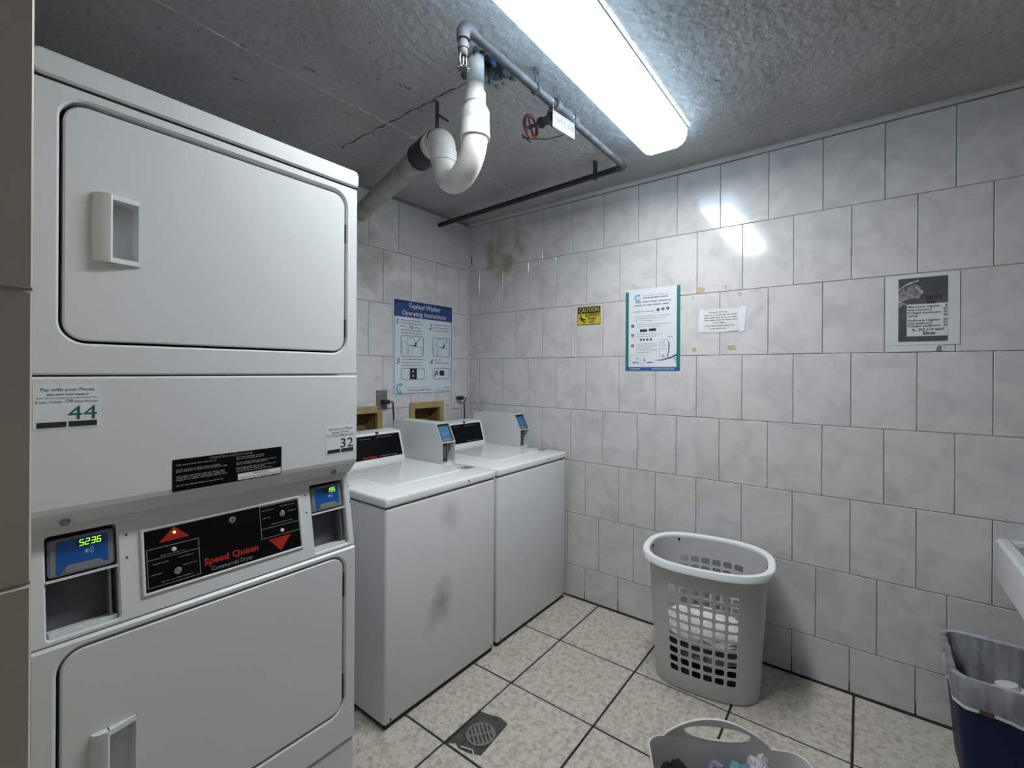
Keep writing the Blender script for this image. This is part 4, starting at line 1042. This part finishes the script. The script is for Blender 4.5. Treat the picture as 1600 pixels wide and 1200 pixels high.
# ------------------------------------------------------------------ plumbing under the ceiling
def build_drain():
    a = Vector((1.146, 1.043, 0)); b = Vector((1.2165, 1.268, 0)); d = (b - a).normalized(); r = (b - a).length / 2
    t = thing('drain_pipe', 'white plastic drain trap and old pipe hanging from the ceiling', 'pipe', (1.146, 1.043, ZC))
    part('riser', 'pvc_white', t, lambda bm: cyl(bm, a + Vector((0, 0, 2.275)), a + Vector((0, 0, ZC + 0.06)), 0.0295, 24), True)
    def lathe(name, m, rows, at=a, n=24):
        return part(name, m, t, lambda bm: tube(bm, [at + Vector((0, 0, z)) for z, q in rows], [q for z, q in rows], n), True)
    lathe('reducer', 'pvc_white', [(2.300, 0.034), (2.2985, 0.0355), (2.262, 0.0355), (2.258, 0.036), (2.238, 0.047), (2.232, 0.0485), (2.198, 0.0485), (2.196, 0.047)])
    lathe('primer_band', 'primer_purple', [(2.2645, 0.0350), (2.2640, 0.0362), (2.2580, 0.0366), (2.2575, 0.0355)])
    lathe('hub', 'pvc_white', [(2.1975, 0.045), (2.197, 0.0492), (2.163, 0.0495), (2.160, 0.0505), (2.146, 0.0505), (2.144, 0.044)])
    zc = 2.165
    c = (a + b) / 2 + Vector((0, 0, zc))
    part('trap_bend', 'pvc_white', t, lambda bm: tube(bm, arc3(c, d, (0, 0, 1), r, 180, 360, 20), 0.0435, 24), True)
    lathe('hub', 'pvc_white', [(2.150, 0.043), (2.152, 0.0495), (2.192, 0.050), (2.200, 0.047)], at=b)
    # elbow to the horizontal run
    e0 = b + Vector((0, 0, 2.198)); dirn = Vector((0.26, 0.965, 0)).normalized()
    ec = e0 + dirn * 0.050
    elb = arc3(ec, -dirn, (0, 0, 1), 0.050, 0, 90, 10)
    part('elbow', 'pvc_white', t, lambda bm: tube(bm, [e0 - Vector((0, 0, 0.03))] + elb + [elb[-1] + dirn * 0.03], [0.0445] + [0.0465] * len(elb) + [0.0465], 24), True)
    p1 = elb[-1] + dirn * 0.025
    part('hub', 'pvc_white', t, lambda bm: tube(bm, [p1, p1 + dirn * 0.002, p1 + dirn * 0.028, p1 + dirn * 0.030], [0.046, 0.0505, 0.0505, 0.046], 24), True)
    p2 = p1 + dirn * 0.022
    cp = part('rubber_coupling', 'black_rubber', t, lambda bm: tube(bm, [p2, p2 + dirn * 0.002, p2 + dirn * 0.115, p2 + dirn * 0.118], [0.046, 0.0535, 0.0535, 0.044], 24), True)
    for k in (0.014, 0.096):
        part('hose_clamp', 'dark_pipe', cp, lambda bm: tube(bm, [p2 + dirn * k, p2 + dirn * (k + 0.001), p2 + dirn * (k + 0.011), p2 + dirn * (k + 0.012)], [0.052, 0.0548, 0.0548, 0.052], 24), True)
    end = Vector((1.515, YA + 0.02, p2.z - 0.008))
    part('run_pipe', 'pvc_old', t, lambda bm: tube(bm, [p2 + dirn * 0.10, end], 0.0450, 24), True)
    hs = elb[-1] + dirn * 0.005
    st = part('strap_hanger', 'dark_pipe', t, lambda bm: [box(bm, (hs.x - 0.008, hs.y - 0.0015, hs.z + 0.040), (hs.x + 0.008, hs.y + 0.0015, ZC), 0.0), tube(bm, [hs + Vector((0.0485 * math.cos(q), 0, 0.0485 * math.sin(q))) for q in [PI * k / 10 for k in range(11)]], 0.003, 6)])
    part('strap_bolt', 'dark_pipe', st, lambda bm: cyl(bm, (hs.x + 0.004, hs.y - 0.006, ZC - 0.055), (hs.x + 0.050, hs.y - 0.012, ZC - 0.060), 0.0045, 8))
    part('drip_stain', 'print_black', t, lambda bm: cyl(bm, b + Vector((-0.020, -0.052, 2.118)), b + Vector((-0.019, -0.048, 2.098)), 0.005, 8))
build_drain()

def build_sprinkler():
    z = 2.338; y = 0.900; r = 0.0145
    t = thing('sprinkler_pipe', 'dark iron sprinkler pipe bent along the ceiling to the back wall', 'pipe', (1.5, y, z))
    xs = 0.937
    ex, ey = 2.050, 0.905
    part('long_run', 'iron_pipe', t, lambda bm: cyl(bm, (xs + 0.02, y, z), (ex - 0.02, ey, z), r, 14), True)
    part('cross_run', 'dark_pipe', t, lambda bm: cyl(bm, (ex, ey + 0.02, z), (2.112, YA + 0.01, 2.329), r, 14), True)
    part('elbow', 'iron_pipe', t, lambda bm: tube(bm, [(ex - 0.035, ey, z)] + [Vector((ex - 0.022 + 0.022 * math.sin(q), ey + 0.022 - 0.022 * math.cos(q), z)) for q in [PI / 2 * k / 6 for k in range(7)]] + [(ex, ey + 0.035, z)], 0.0185, 14), True)
    part('elbow', 'iron_pipe', t, lambda bm: tube(bm, [(xs + 0.04, y, z)] + [Vector((xs + 0.022 - 0.022 * math.sin(q), y, z - 0.022 + 0.022 * math.cos(q))) for q in [PI / 2 * k / 6 for k in range(7)]] + [(xs, y, z - 0.042)], 0.0190, 14), True)
    hd = part('sprinkler_head', 'iron_pipe', t, lambda bm: tube(bm, [(xs, y, z - 0.035), (xs, y, z - 0.050), (xs, y, z - 0.0505), (xs, y, z - 0.068), (xs, y, z - 0.0685), (xs, y, z - 0.080), (xs, y, z - 0.086)], [0.013, 0.013, 0.0165, 0.0165, 0.0135, 0.0135, 0.009], 12), True)
    def fr(bm):
        for s in (-1, 1): tube(bm, [(xs + s * 0.010, y, z - 0.082), (xs + s * 0.014, y, z - 0.100), (xs + s * 0.010, y, z - 0.116), (xs, y, z - 0.121)], 0.0026, 6)
        cyl(bm, (xs, y, z - 0.084), (xs, y, z - 0.112), 0.0026, 8)
    part('frame_arms', 'dark_chrome', hd, fr, True)
    part('deflector', 'dark_chrome', hd, lambda bm: prism(bm, Frame((xs, y, z - 0.124), (1, 0, 0), (0, 1, 0), (0, 0, 1)), [[((0.018 if i % 2 else 0.012) * math.cos(2 * PI * i / 20), (0.018 if i % 2 else 0.012) * math.sin(2 * PI * i / 20)) for i in range(20)]], 0, 0.0018))
    # hangers
    for (hx, hy, ax) in ((1.300, y, 'x'), (2.063, 1.065, 'y')):
        def hang(bm):
            ux = Vector((0, 1, 0)) if ax == 'x' else Vector((1, 0, 0)); fw = Vector((1, 0, 0)) if ax == 'x' else Vector((0, 1, 0))
            c0 = Vector((hx, hy, z))
            tube(bm, [c0 + ux * 0.017 * math.cos(q) + Vector((0, 0, 0.017 * math.sin(q))) for q in [2 * PI * k / 14 for k in range(14)]], 0.0045, 6, closed=True)
            if ax == 'x':
                cyl(bm, (hx, hy, z + 0.016), (hx, hy, ZC - 0.008), 0.005, 8)
                tube(bm, [Vector((hx + 0.013 * math.cos(q), hy, ZC - 0.016 + 0.013 * math.sin(q))) for q in [2 * PI * k / 12 for k in range(12)]], 0.004, 6, closed=True)
            else:
                box(bm, (hx - 0.013, hy - 0.006, z + 0.012), (hx + 0.013, hy + 0.006, ZC - 0.001), 0.001)
        part('pipe_hanger', 'iron_pipe' if ax == 'x' else 'dark_pipe', t, hang, True)
    # control valve
    vx = 1.490
    v = part('control_valve', 'valve_iron', t, lambda bm: [tube(bm, [(vx - 0.075, y, z), (vx - 0.074, y, z), (vx - 0.050, y, z), (vx - 0.049, y, z), (vx - 0.030, y, z), (vx, y, z), (vx + 0.030, y, z), (vx + 0.049, y, z), (vx + 0.050, y, z), (vx + 0.074, y, z), (vx + 0.075, y, z)],
                  [0.015, 0.024, 0.024, 0.020, 0.020, 0.030, 0.020, 0.020, 0.024, 0.024, 0.015], 10),
                  tube(bm, [(vx, y, z), (vx, y + 0.045, z), (vx, y + 0.046, z), (vx, y + 0.060, z), (vx, y + 0.061, z), (vx, y + 0.100, z), (vx, y + 0.101, z), (vx, y + 0.115, z)], [0.022, 0.022, 0.032, 0.032, 0.018, 0.016, 0.022, 0.020], 10),
                  cyl(bm, (vx, y + 0.11, z), (vx, y + 0.168, z), 0.007, 8)], True)
    def wheel(bm):
        c0 = Vector((vx, y + 0.156, z))
        tube(bm, [c0 + Vector((0.043 * math.cos(q), 0, 0.043 * math.sin(q))) for q in [2 * PI * k / 24 for k in range(24)]], 0.0068, 8, closed=True)
        for k in range(4):
            q = PI / 2 * k + 0.5
            cyl(bm, c0, c0 + Vector((0.042 * math.cos(q), 0, 0.042 * math.sin(q))), 0.0048, 6)
    part('handwheel', 'handwheel_red', v, wheel, True)
    part('seal_wire', 'dark_pipe', v, lambda bm: tube(bm, [(vx - 0.02, y + 0.185, z - 0.042), (vx + 0.0, y + 0.160, z - 0.046), (vx + 0.03, y + 0.10, z - 0.055), (vx + 0.05, y + 0.04, z - 0.050), (vx + 0.05, y, z - 0.020)], 0.0022, 6), True)
    part('seal_tag', 'dark_pipe', v, lambda bm: tube(bm, [(vx - 0.035, y + 0.175, z - 0.040), (vx - 0.005, y + 0.170, z - 0.048), (vx + 0.005, y + 0.158, z - 0.060)], 0.0032, 6), True)
    # sign on chains
    s = thing('valve_sign', 'small white control valve sign hanging from the sprinkler pipe', 'sign', (1.443, 0.872, 2.26))
    fr = Frame((1.366, 0.874, 2.2275), (1, 0, 0.10), (0, 0, 1), (0, -1, 0))
    part('plate', 'sign_offwhite', s, lambda bm: rplate(bm, fr, (0, 0, 0.154, 0.060), 0.002, 0, 0.0015, 0.0004))
    def lt(bm):
        text(bm, fr, 'CONTROL VALVE', 0.077, 0.020, 0.021, 0.0019, width=0.136, align='c', bold=0.025)
        stroke(bm, fr, rrect(0.006, 0.006, 0.148, 0.054), 0.0012, 0.0019, True)
    part('lettering', 'sign_red', s, lt)
    for u in (0.004, 0.150):
        def chain(bm):
            p = fr(u, 0.056, 0.0)
            ztop = z + r + 0.003
            n = 14
            path = [Vector((p.x, p.y, p.z + (ztop - p.z) * k / n)) + Vector((0, (y - p.y) * max(0, (k / n - 0.55) / 0.45), 0)) for k in range(n + 1)]
            for k in range(n):
                q0, q1 = path[k], path[k + 1]; off = Vector((0.0022, 0, 0)) if k % 2 else Vector((0, 0.0022, 0)); m_ = (q0 + q1) / 2
                tube(bm, [q0, m_ + off, q1, m_ - off], 0.0011, 5, closed=True)
        part('chain', 'chrome', s, chain)
build_sprinkler()

# ------------------------------------------------------------------ floor drain
def build_floor_drain():
    t = thing('floor_drain', 'round slotted metal floor drain set in dark cement', 'drain', (1.285, 1.125, 0))
    part('cement_bed', 'cement_patch', t, lambda bm: prism(bm, WORLD, [[(1.180, 1.198), (1.376, 1.2045), (1.400, 1.165), (1.402, 1.10), (1.388, 1.068), (1.212, 1.056), (1.188, 1.09), (1.182, 1.15)]], -0.012, -0.0035))
    du = Vector((0.585, 0.811, 0)).normalized(); dv = Vector((du.y, -du.x, 0))
    fr = Frame((1.288, 1.127, -0.003), dv, du, (0, 0, 1))
    R = 0.056; n = 36
    holes = []
    for row in (0, 1):
        for k in range(6):
            x = -0.037 + k * 0.0148
            lim = math.sqrt(max((R - 0.008) ** 2 - x * x, 0))
            y0, y1 = (0.005, min(0.042, lim)) if row else (max(-0.042, -lim), -0.005)
            if y1 - y0 > 0.012: holes.append(rrect(x - 0.0034, y0, x + 0.0034, y1))
    part('grate', 'dull_metal', t, lambda bm: prism(bm, fr, [[(R * math.cos(2 * PI * i / n), R * math.sin(2 * PI * i / n)) for i in range(n)]] + holes, -0.004, 0.0035))
    part('sump', 'gap_dark', t, lambda bm: disc(bm, fr, 0, 0, R * 0.97, -0.0068, -0.0045, 30))
    solo('frayed_string', 'cup_white', lambda bm: tube(bm, [(1.200, 1.145, 0.001), (1.208, 1.118, 0.0015), (1.214, 1.100, 0.001), (1.202, 1.085, 0.0015), (1.198, 1.066, 0.002)], 0.0022, 6), 'frayed white string lying beside the floor drain', 'string', (1.2, 1.1, 0), smooth=True)
build_floor_drain()

# ------------------------------------------------------------------ hamper
HC = Vector((2.140, 0.545, 0)); HE1 = Vector((0.99, 0.143, 0)).normalized(); HE2 = Vector((-HE1.y, HE1.x, 0))
def superell(a, b, th, p=2.6):
    c, s = math.cos(th), math.sin(th)
    return (a * math.copysign(abs(c) ** (2 / p), c), b * math.copysign(abs(s) ** (2 / p), s))
def build_hamper():
    H = 0.560
    t = thing('laundry_hamper', 'tall light grey perforated plastic hamper against the right wall', 'hamper', tuple(HC))
    fr = Frame(HC, HE1, HE2, (0, 0, 1))
    def section(z):
        k = z / H
        return 0.142 + (0.200 - 0.142) * k, 0.212 + (0.243 - 0.212) * k
    ths = []
    # angles: fine on the flat long faces where the slots are
    xs = [-0.140 + i * (0.280 / 6) for i in range(7)]
    hw = 0.0180
    cols = []
    for i in range(6):
        c = (xs[i] + xs[i + 1]) / 2; cols += [c - hw, c + hw]
    bref = 0.228
    def ang_of(y, side):
        # angle on the superellipse whose long-axis coordinate is y
        s = abs(y / bref) ** (2.6 / 2)
        a = math.asin(min(1, s)) * (1 if y >= 0 else -1)
        return a if side > 0 else PI - a
    ang = [ang_of(y, 1) for y in cols]
    ang += [ang_of(cols[-1], 1) + (ang_of(cols[-1], -1) - ang_of(cols[-1], 1)) * k / 14 for k in range(1, 14)]
    na = len(ang)
    ang += [ang_of(y, -1) for y in cols[::-1]]
    a0 = ang_of(cols[0], -1); a1 = 2 * PI + ang_of(cols[0], 1)
    ang += [a0 + (a1 - a0) * k / 14 for k in range(1, 14)]
    N = len(ang)
    hole_cols = {2 * i for i in range(6)} | {na + 2 * i for i in range(6)}
    zr = [0.078 + 0.0395 * k for k in range(10)]
    zs = [0.004, 0.03]
    for z0 in zr: zs += [z0, z0 + 0.0285]
    zs += [0.50, H - 0.012]
    hole_rows = {2 + 2 * k for k in range(10)}
    def body(bm):
        th = 0.003
        def grid(ins):
            return [[bm.verts.new(fr(*superell(section(z)[0] - ins, section(z)[1] - ins, a), z + (ins if z < 0.01 else 0))) for a in ang] for z in zs]
        G, I = grid(0.0), grid(th)
        for j in range(len(zs) - 1):
            for i in range(N):
                k1 = (i + 1) % N
                q = [G[j][i], G[j][k1], G[j + 1][k1], G[j + 1][i]]; qi = [I[j][i], I[j][k1], I[j + 1][k1], I[j + 1][i]]
                if j in hole_rows and i in hole_cols:
                    loops = []
                    for quad, rev in ((q, False), (qi, True)):
                        P = [v.co.copy() for v in quad]; lp = []
                        for k in range(4):      # rounded corners of the slot
                            p, nx, pv = P[k], P[(k + 1) % 4], P[k - 1]
                            va = bm.verts.new(p + (nx - p) * 0.16); vb = bm.verts.new(p + (pv - p) * 0.16)
                            bm.faces.new([quad[k], vb, va] if rev else [quad[k], va, vb]); lp += [vb, va]
                        loops.append(lp)
                    ring_faces(bm, loops[0], loops[1])
                    continue
                bm.faces.new(q); bm.faces.new(qi[::-1])
        ring_faces(bm, G[-1], I[-1])
        bm.faces.new(G[0][::-1]); bm.faces.new(I[0])
    part('body', 'hamper_plastic', t, body, True, fixn=False)
    M = 96
    def rim(bm):
        prof = [(-0.004, H - 0.016), (-0.003, H - 0.003), (0.001, H), (0.020, H + 0.001), (0.0245, H - 0.003), (0.025, H - 0.014), (0.022, H - 0.016), (0.021, H - 0.006), (0.0, H - 0.010)]
        R = []
        for i in range(M):
            th = 2 * PI * i / M
            row = []
            for off, z in prof:
                a, b = section(H)
                x, y = superell(a, b, th)
                nx, ny = superell(a + off, b + off, th)
                # rolled edge hangs lower and wider along the two long sides
                side = abs(math.cos(th)) > 0.45
                dz = -0.010 if (side and off > 0.018 and z < H) else 0.0
                wobble = 0.003 if side else 0.0
                row.append(bm.verts.new(fr(nx + (wobble * math.copysign(1, math.cos(th)) if off > 0.015 else 0), ny, z + dz)))
            R.append(row)
        for i in range(M):
            A, B = R[i], R[(i + 1) % M]; n = len(A)
            for k in range(n): bm.faces.new([A[k], A[(k + 1) % n], B[(k + 1) % n], B[k]])
    part('rim', 'hamper_rim_lit', t, rim, True)
    for th in (0.55, 2.6, -0.05 + 1.571, -1.571):
        a, b = section(H - 0.03); x, y = superell(a - 0.004, b - 0.004, th)
        part('rim_slot', 'print_black', t, lambda bm: box(bm, (x - 0.004, y - 0.004, H - 0.028), (x + 0.004, y + 0.004, H - 0.018), 0.001, fr))
build_hamper()

def cloth(centre, size, seed, rough=0.35, sub=4, rot=0.0, freq=7.0):
    """crumpled garment: a folded, creased closed surface"""
    def f(bm):
        res = bmesh.ops.create_icosphere(bm, subdivisions=sub, radius=1.0)
        off = Vector((seed * 3.7, seed * 1.3, seed * 2.1)); R = Matrix.Rotation(rot, 3, 'Z')
        for v in res['verts']:
            d = v.co.copy()
            n1 = noise.noise(d * 1.6 + off); n2 = abs(noise.noise(d * freq * 0.5 + off * 2)); n3 = abs(noise.noise(d * freq + off * 3))
            s = 1 + rough * n1 + rough * 0.9 * (0.5 - n2) + rough * 0.35 * (0.4 - n3)
            p = Vector((d.x * size[0], d.y * size[1], d.z * size[2])) * s
            v.co = R @ p + Vector(centre)
    return f
hp = lambda a, b, z: tuple(HC + HE1 * a + HE2 * b + Vector((0, 0, z)))
GH = 'garments inside the perforated hamper'
solo('garment', 'cloth_white', cloth(hp(-0.015, 0.01, 0.232), (0.135, 0.175, 0.052), 3, 0.16, rot=0.14), 'crumpled white laundry on top inside the perforated hamper', 'clothes', hp(0, 0, 0.27), smooth=True)
solo('garment', 'cloth_grey', cloth(hp(0.0, -0.01, 0.148), (0.128, 0.172, 0.030), 5, 0.14, rot=0.14), 'grey laundry in the middle of the perforated hamper', 'clothes', hp(0, 0, 0.16), smooth=True)
solo('garment', 'cloth_dark', cloth(hp(0.0, -0.098, 0.064), (0.115, 0.070, 0.042), 9, 0.15, rot=0.14), 'dark laundry at the bottom right of the perforated hamper', 'clothes', hp(0, -0.08, 0.02), smooth=True)
solo('garment', 'cloth_maroon', cloth(hp(0.0, 0.090, 0.064), (0.115, 0.072, 0.042), 12, 0.15, rot=0.14), 'dull brown laundry at the bottom left of the perforated hamper', 'clothes', hp(0, 0.08, 0.02), smooth=True)

# ------------------------------------------------------------------ low laundry basket with clothes
BE = Vector((0.47, -0.883, 0)).normalized()      # along its far end, to the right
BD = Vector((0.883, 0.47, 0)).normalized()       # outwards, away from the camera
BO = Vector((1.318, 0.502, 0))                   # far-left top corner
def build_basket():
    W, Ln, H = 0.43, 0.58, 0.290
    t = thing('laundry_basket', 'low grey plastic laundry basket with arched handle, cut off by the frame', 'basket', tuple(BO + BE * W / 2 - BD * Ln / 2))
    fr = Frame(BO, BE, -BD, (0, 0, 1))
    def ringpts(z, ins):
        return rrect(ins, ins, W - ins, Ln - ins, 0.045, 8)
    def body(bm):
        levels = [(H, 0.0), (H * 0.5, 0.018), (0.02, 0.036), (0.004, 0.045)]
        O = [[bm.verts.new(fr(x, y, z)) for x, y in ringpts(z, i)] for z, i in levels]
        I = [[bm.verts.new(fr(x, y, max(z, 0.008))) for x, y in ringpts(z, i + 0.004)] for z, i in levels]
        for a, b in zip(O, O[1:]): ring_faces(bm, a, b)
        for a, b in zip(I, I[1:]): ring_faces(bm, b, a)
        ring_faces(bm, I[0], O[0]); bm.faces.new(O[-1][::-1]); bm.faces.new(I[-1])
    part('body', 'basket_grey', t, body, True)
    part('rim', 'basket_grey', t, lambda bm: tube(bm, [fr(x, y, H) for x, y in ringpts(H, 0.002)], 0.0024, 8, closed=True), True)
    for v in (0.0, Ln):
        F2 = Frame(fr(0, v, 0), fr.u, fr.w, BD if v == 0 else -BD)
        def arch(bm):
            top = [(0.045 + (W - 0.13) * k / 24, H - 0.004 + 0.070 * math.sin(PI * k / 24) ** 0.75) for k in range(25)]
            outer = [(W - 0.085, H - 0.02)] + top[::-1] + [(0.045, H - 0.02)]
            hole = [(W / 2 - 0.018 + 0.092 * math.cos(2 * PI * k / 24), H + 0.026 + 0.020 * math.sin(2 * PI * k / 24)) for k in range(24)]
            prism(bm, F2, [outer, hole], -0.004, 0.004)
        part('handle', 'basket_grey', t, arch)
build_basket()
bp_ = lambda a, b, z: tuple(BO + BE * a - BD * b + Vector((0, 0, z)))
GB = 'clothes in the low grey basket'
solo('garment', 'cloth_black', cloth(bp_(0.068, 0.080, 0.228), (0.032, 0.036, 0.048), 31, 0.4), 'black garment in the left corner of the low basket', 'clothes', bp_(0.085, 0.11, 0.18), smooth=True)
solo('garment', 'cloth_pink', cloth(bp_(0.122, 0.112, 0.232), (0.026, 0.030, 0.042), 33, 0.35), 'pale pink garment in the low basket beside the black one', 'clothes', bp_(0.165, 0.15, 0.18), smooth=True)
solo('garment', 'cloth_purple', cloth(bp_(0.178, 0.070, 0.234), (0.027, 0.030, 0.046), 36, 0.35), 'lavender garment in the middle of the low basket', 'clothes', bp_(0.215, 0.12, 0.18), smooth=True)
solo('garment', 'cloth_teal', cloth(bp_(0.238, 0.074, 0.242), (0.026, 0.030, 0.044), 38, 0.35), 'blue-green garment in the low basket by the pale one', 'clothes', bp_(0.29, 0.12, 0.18), smooth=True)
solo('garment', 'cloth_pale', cloth(bp_(0.294, 0.058, 0.254), (0.027, 0.030, 0.050), 41, 0.3), 'pale grey garment at the right end of the low basket', 'clothes', bp_(0.335, 0.095, 0.18), smooth=True)
solo('garment', 'cloth_grey', cloth(bp_(0.215, 0.31, 0.105), (0.125, 0.185, 0.070), 44, 0.2, rot=math.atan2(BE.y, BE.x)), 'grey laundry heap lying under the coloured clothes in the low basket', 'clothes', bp_(0.21, 0.30, 0.03), smooth=True)

# ------------------------------------------------------------------ waste bin, liner and contents
BX0, BX1, BY0, BY1, BH = 2.035, 2.372, -0.560, -0.243, 0.385
def build_bin():
    cx, cy = (BX0 + BX1) / 2, (BY0 + BY1) / 2
    def ring(k, ins, z): return [(cx + (x - cx) * k, cy + (y - cy) * k, z) for x, y in rrect(BX0 + ins, BY0 + ins, BX1 - ins, BY1 - ins, 0.045, 6)]
    t = thing('waste_bin', 'dark blue rectangular waste bin below the sink', 'bin', (cx, cy, 0))
    def body(bm):
        O = [[bm.verts.new(p) for p in ring(k, 0, z)] for k, z in ((0.80, 0.003), (0.81, 0.0), (0.99, BH - 0.03), (1.0, BH))]
        I = [[bm.verts.new(p) for p in ring(k, 0.004, z)] for k, z in ((0.80, 0.006), (0.805, 0.007), (0.985, BH - 0.03), (0.995, BH))]
        for a, b in zip(O, O[1:]): ring_faces(bm, a, b)
        for a, b in zip(I, I[1:]): ring_faces(bm, b, a)
        ring_faces(bm, O[-1], I[-1]); bm.faces.new(O[0][::-1]); bm.faces.new(I[0])
    part('body', 'bin_blue', t, body, True)
    part('rim', 'bin_blue', t, lambda bm: tube(bm, ring(1.005, 0, BH), 0.006, 8, closed=True), True)
    # liner draped over the rim
    def resample(P, cnt):
        P = [Vector(p) for p in P] + [Vector(P[0])]; L = [0]
        for p, q in zip(P, P[1:]): L.append(L[-1] + (q - p).length)
        out, j = [], 0
        for i in range(cnt):
            d = L[-1] * i / cnt
            while L[j + 1] < d: j += 1
            out.append(tuple(P[j].lerp(P[j + 1], (d - L[j]) / max(L[j + 1] - L[j], 1e-9))))
        return out
    base = resample(rrect(BX0, BY0, BX1, BY1, 0.045, 22), 150)
    n = len(base)
    def film(bm):
        rows = []
        lv = [(-0.035, 0.090, 0), (-0.026, 0.20, 0), (-0.018, 0.30, 0), (-0.010, BH - 0.02, 0), (-0.004, BH + 0.008, 0), (0.006, BH + 0.011, 0.2), (0.013, BH + 0.002, 0.4), (0.014, BH - 0.03, 0.8), (0.013, BH - 0.06, 1.0), (0.012, BH - 0.085, 1.0)]
        for off, z, sag in lv:
            row = []
            for i, (x, y) in enumerate(base):
                dx, dy = x - cx, y - cy; L = math.hypot(dx, dy); kz = 0.80 + 0.20 * min(z / BH, 1)
                s = noise.noise(Vector((x * 16, y * 16, z * 9)))
                s2 = noise.noise(Vector((x * 45, y * 45, z * 22 + 5)))
                o = off + (0.010 * s + 0.004 * s2) * (1 if off < 0 else 0.55)
                if off < 0: o = min(o, -0.0065 if z > 0.25 else -0.012)
                else: o = max(o, 0.0095)
                row.append(bm.verts.new((cx + dx * kz * (1 + o / L), cy + dy * kz * (1 + o / L), z + (0.034 * s + 0.006 * s2) * sag)))
            rows.append(row)
        for a, b in zip(rows, rows[1:]): ring_faces(bm, a, b)
    l = solo('bin_liner', 'liner_film', film, 'translucent plastic liner folded over the blue waste bin', 'bin liner', (cx, cy, 0.1), smooth=True, fixn=False)
    hem = []
    for i, (x, y) in enumerate(base):
        dx, dy = x - cx, y - cy; L = math.hypot(dx, dy)
        s = noise.noise(Vector((x * 16, y * 16, (BH - 0.085) * 9))); kz = 0.80 + 0.20 * (BH - 0.085) / BH
        hem.append((cx + dx * kz * (1 + 0.013 / L), cy + dy * kz * (1 + 0.013 / L), BH - 0.085 + 0.034 * s + 0.006 * noise.noise(Vector((x * 45, y * 45, (BH - 0.085) * 22 + 5)))))
    hs_ = [(x + (x - cx) * 0.012, y + (y - cy) * 0.012, z) for x, y, z in hem if x < BX0 + 0.02 and -0.335 < y < -0.295]
    hs_.sort(key=lambda p: p[1])
    hm = part('hem', 'cup_white', l, lambda bm: [ring_faces(bm, [bm.verts.new((x, y, z + 0.010)) for x, y, z in hem], [bm.verts.new((x, y, z)) for x, y, z in hem])], fixn=False)
    part('drawstring', 'cloth_maroon', l, lambda bm: [bm.faces.new([bm.verts.new(p) for p in ((hs_[k][0], hs_[k][1], hs_[k][2] - 0.001), (hs_[k + 1][0], hs_[k + 1][1], hs_[k + 1][2] - 0.001), (hs_[k + 1][0], hs_[k + 1][1], hs_[k + 1][2] + 0.012), (hs_[k][0], hs_[k][1], hs_[k][2] + 0.012))]) for k in range(len(hs_) - 1)], fixn=False)
    # white cup lying among the rubbish
    c = thing('paper_cup', 'white lidded cup in the lined waste bin', 'cup', (2.253, -0.424, 0.189))
    ax = Vector((0.1, 0.25, 1)).normalized(); p0 = Vector((2.253, -0.424, 0.189))
    part('cup', 'cup_white', c, lambda bm: tube(bm, [p0, p0 + ax * 0.095], [0.028, 0.038], 20), True)
    part('lid', 'cup_white', c, lambda bm: tube(bm, [p0 + ax * 0.093, p0 + ax * 0.094, p0 + ax * 0.102, p0 + ax * 0.104, p0 + ax * 0.118, p0 + ax * 0.120], [0.036, 0.042, 0.042, 0.033, 0.029, 0.020], 20), True)
    solo('garbage', 'cloth_grey', cloth((2.165, -0.40, 0.095), (0.060, 0.075, 0.055), 51, 0.3), 'grey crumpled rubbish at the bottom of the lined bin', 'rubbish', (2.2, -0.4, 0.08), smooth=True)
build_bin()

# ------------------------------------------------------------------ wall-hung sink
def build_sink():
    x0, x1, y1, y0, zt, zb = 1.86, XB - 0.004, -0.388, -0.98, 0.763, 0.615
    t = thing('utility_sink', 'white utility sink at the right edge, hung on the tiled wall', 'sink', ((x0 + x1) / 2, (y0 + y1) / 2, zb))
    fr = WORLD
    def rim(bm):
        rplate(bm, fr, (x0, y0, x1, y1), 0.02, zt - 0.058, zt, 0.010, [((x0 + 0.045, y0 + 0.045, x1 - 0.045, y1 - 0.045), 0.05)], 6)
    part('rim', 'sink_white', t, rim, True)
    def apron(bm):
        rplate(bm, fr, (x0 + 0.004, y0 + 0.004, x1 - 0.002, y1 - 0.004), 0.018, zb, zt - 0.0585, 0.0, [((x0 + 0.02, y0 + 0.02, x1 - 0.02, y1 - 0.02), 0.03)], 6)
    part('apron', 'sink_white', t, apron, True)
    def basin(bm):
        A = [bm.verts.new((x, y, zt - 0.012)) for x, y in rrect(x0 + 0.0445, y0 + 0.0445, x1 - 0.0445, y1 - 0.0445, 0.05, 6)]
        B = [bm.verts.new((x, y, zb + 0.012)) for x, y in rrect(x0 + 0.075, y0 + 0.075, x1 - 0.075, y1 - 0.075, 0.05, 6)]
        ring_faces(bm, B, A); bm.faces.new(B)
    part('basin', 'sink_white', t, basin, fixn=False)
    part('rim_joint', 'groove_grey', t, lambda bm: box(bm, (x0 + 0.02, y1 - 0.0362, zt - 0.001), (x1 - 0.004, y1 - 0.0338, zt + 0.0004)))
    for y in (y0 + 0.10, y1 - 0.20):
        part('bracket', 'dull_metal', t, lambda bm: [box(bm, (x1 - 0.30, y - 0.012, zb - 0.014), (x1, y + 0.012, zb - 0.0005)), box(bm, (x1 - 0.012, y - 0.012, zb - 0.16), (x1 + 0.0035, y + 0.012, zb - 0.013))])
    part('drain_tail', 'pvc_white', t, lambda bm: cyl(bm, ((x0 + x1) / 2 + 0.05, -0.75, zb - 0.20), ((x0 + x1) / 2 + 0.05, -0.75, zb + 0.013), 0.022, 16), True)
build_sink()
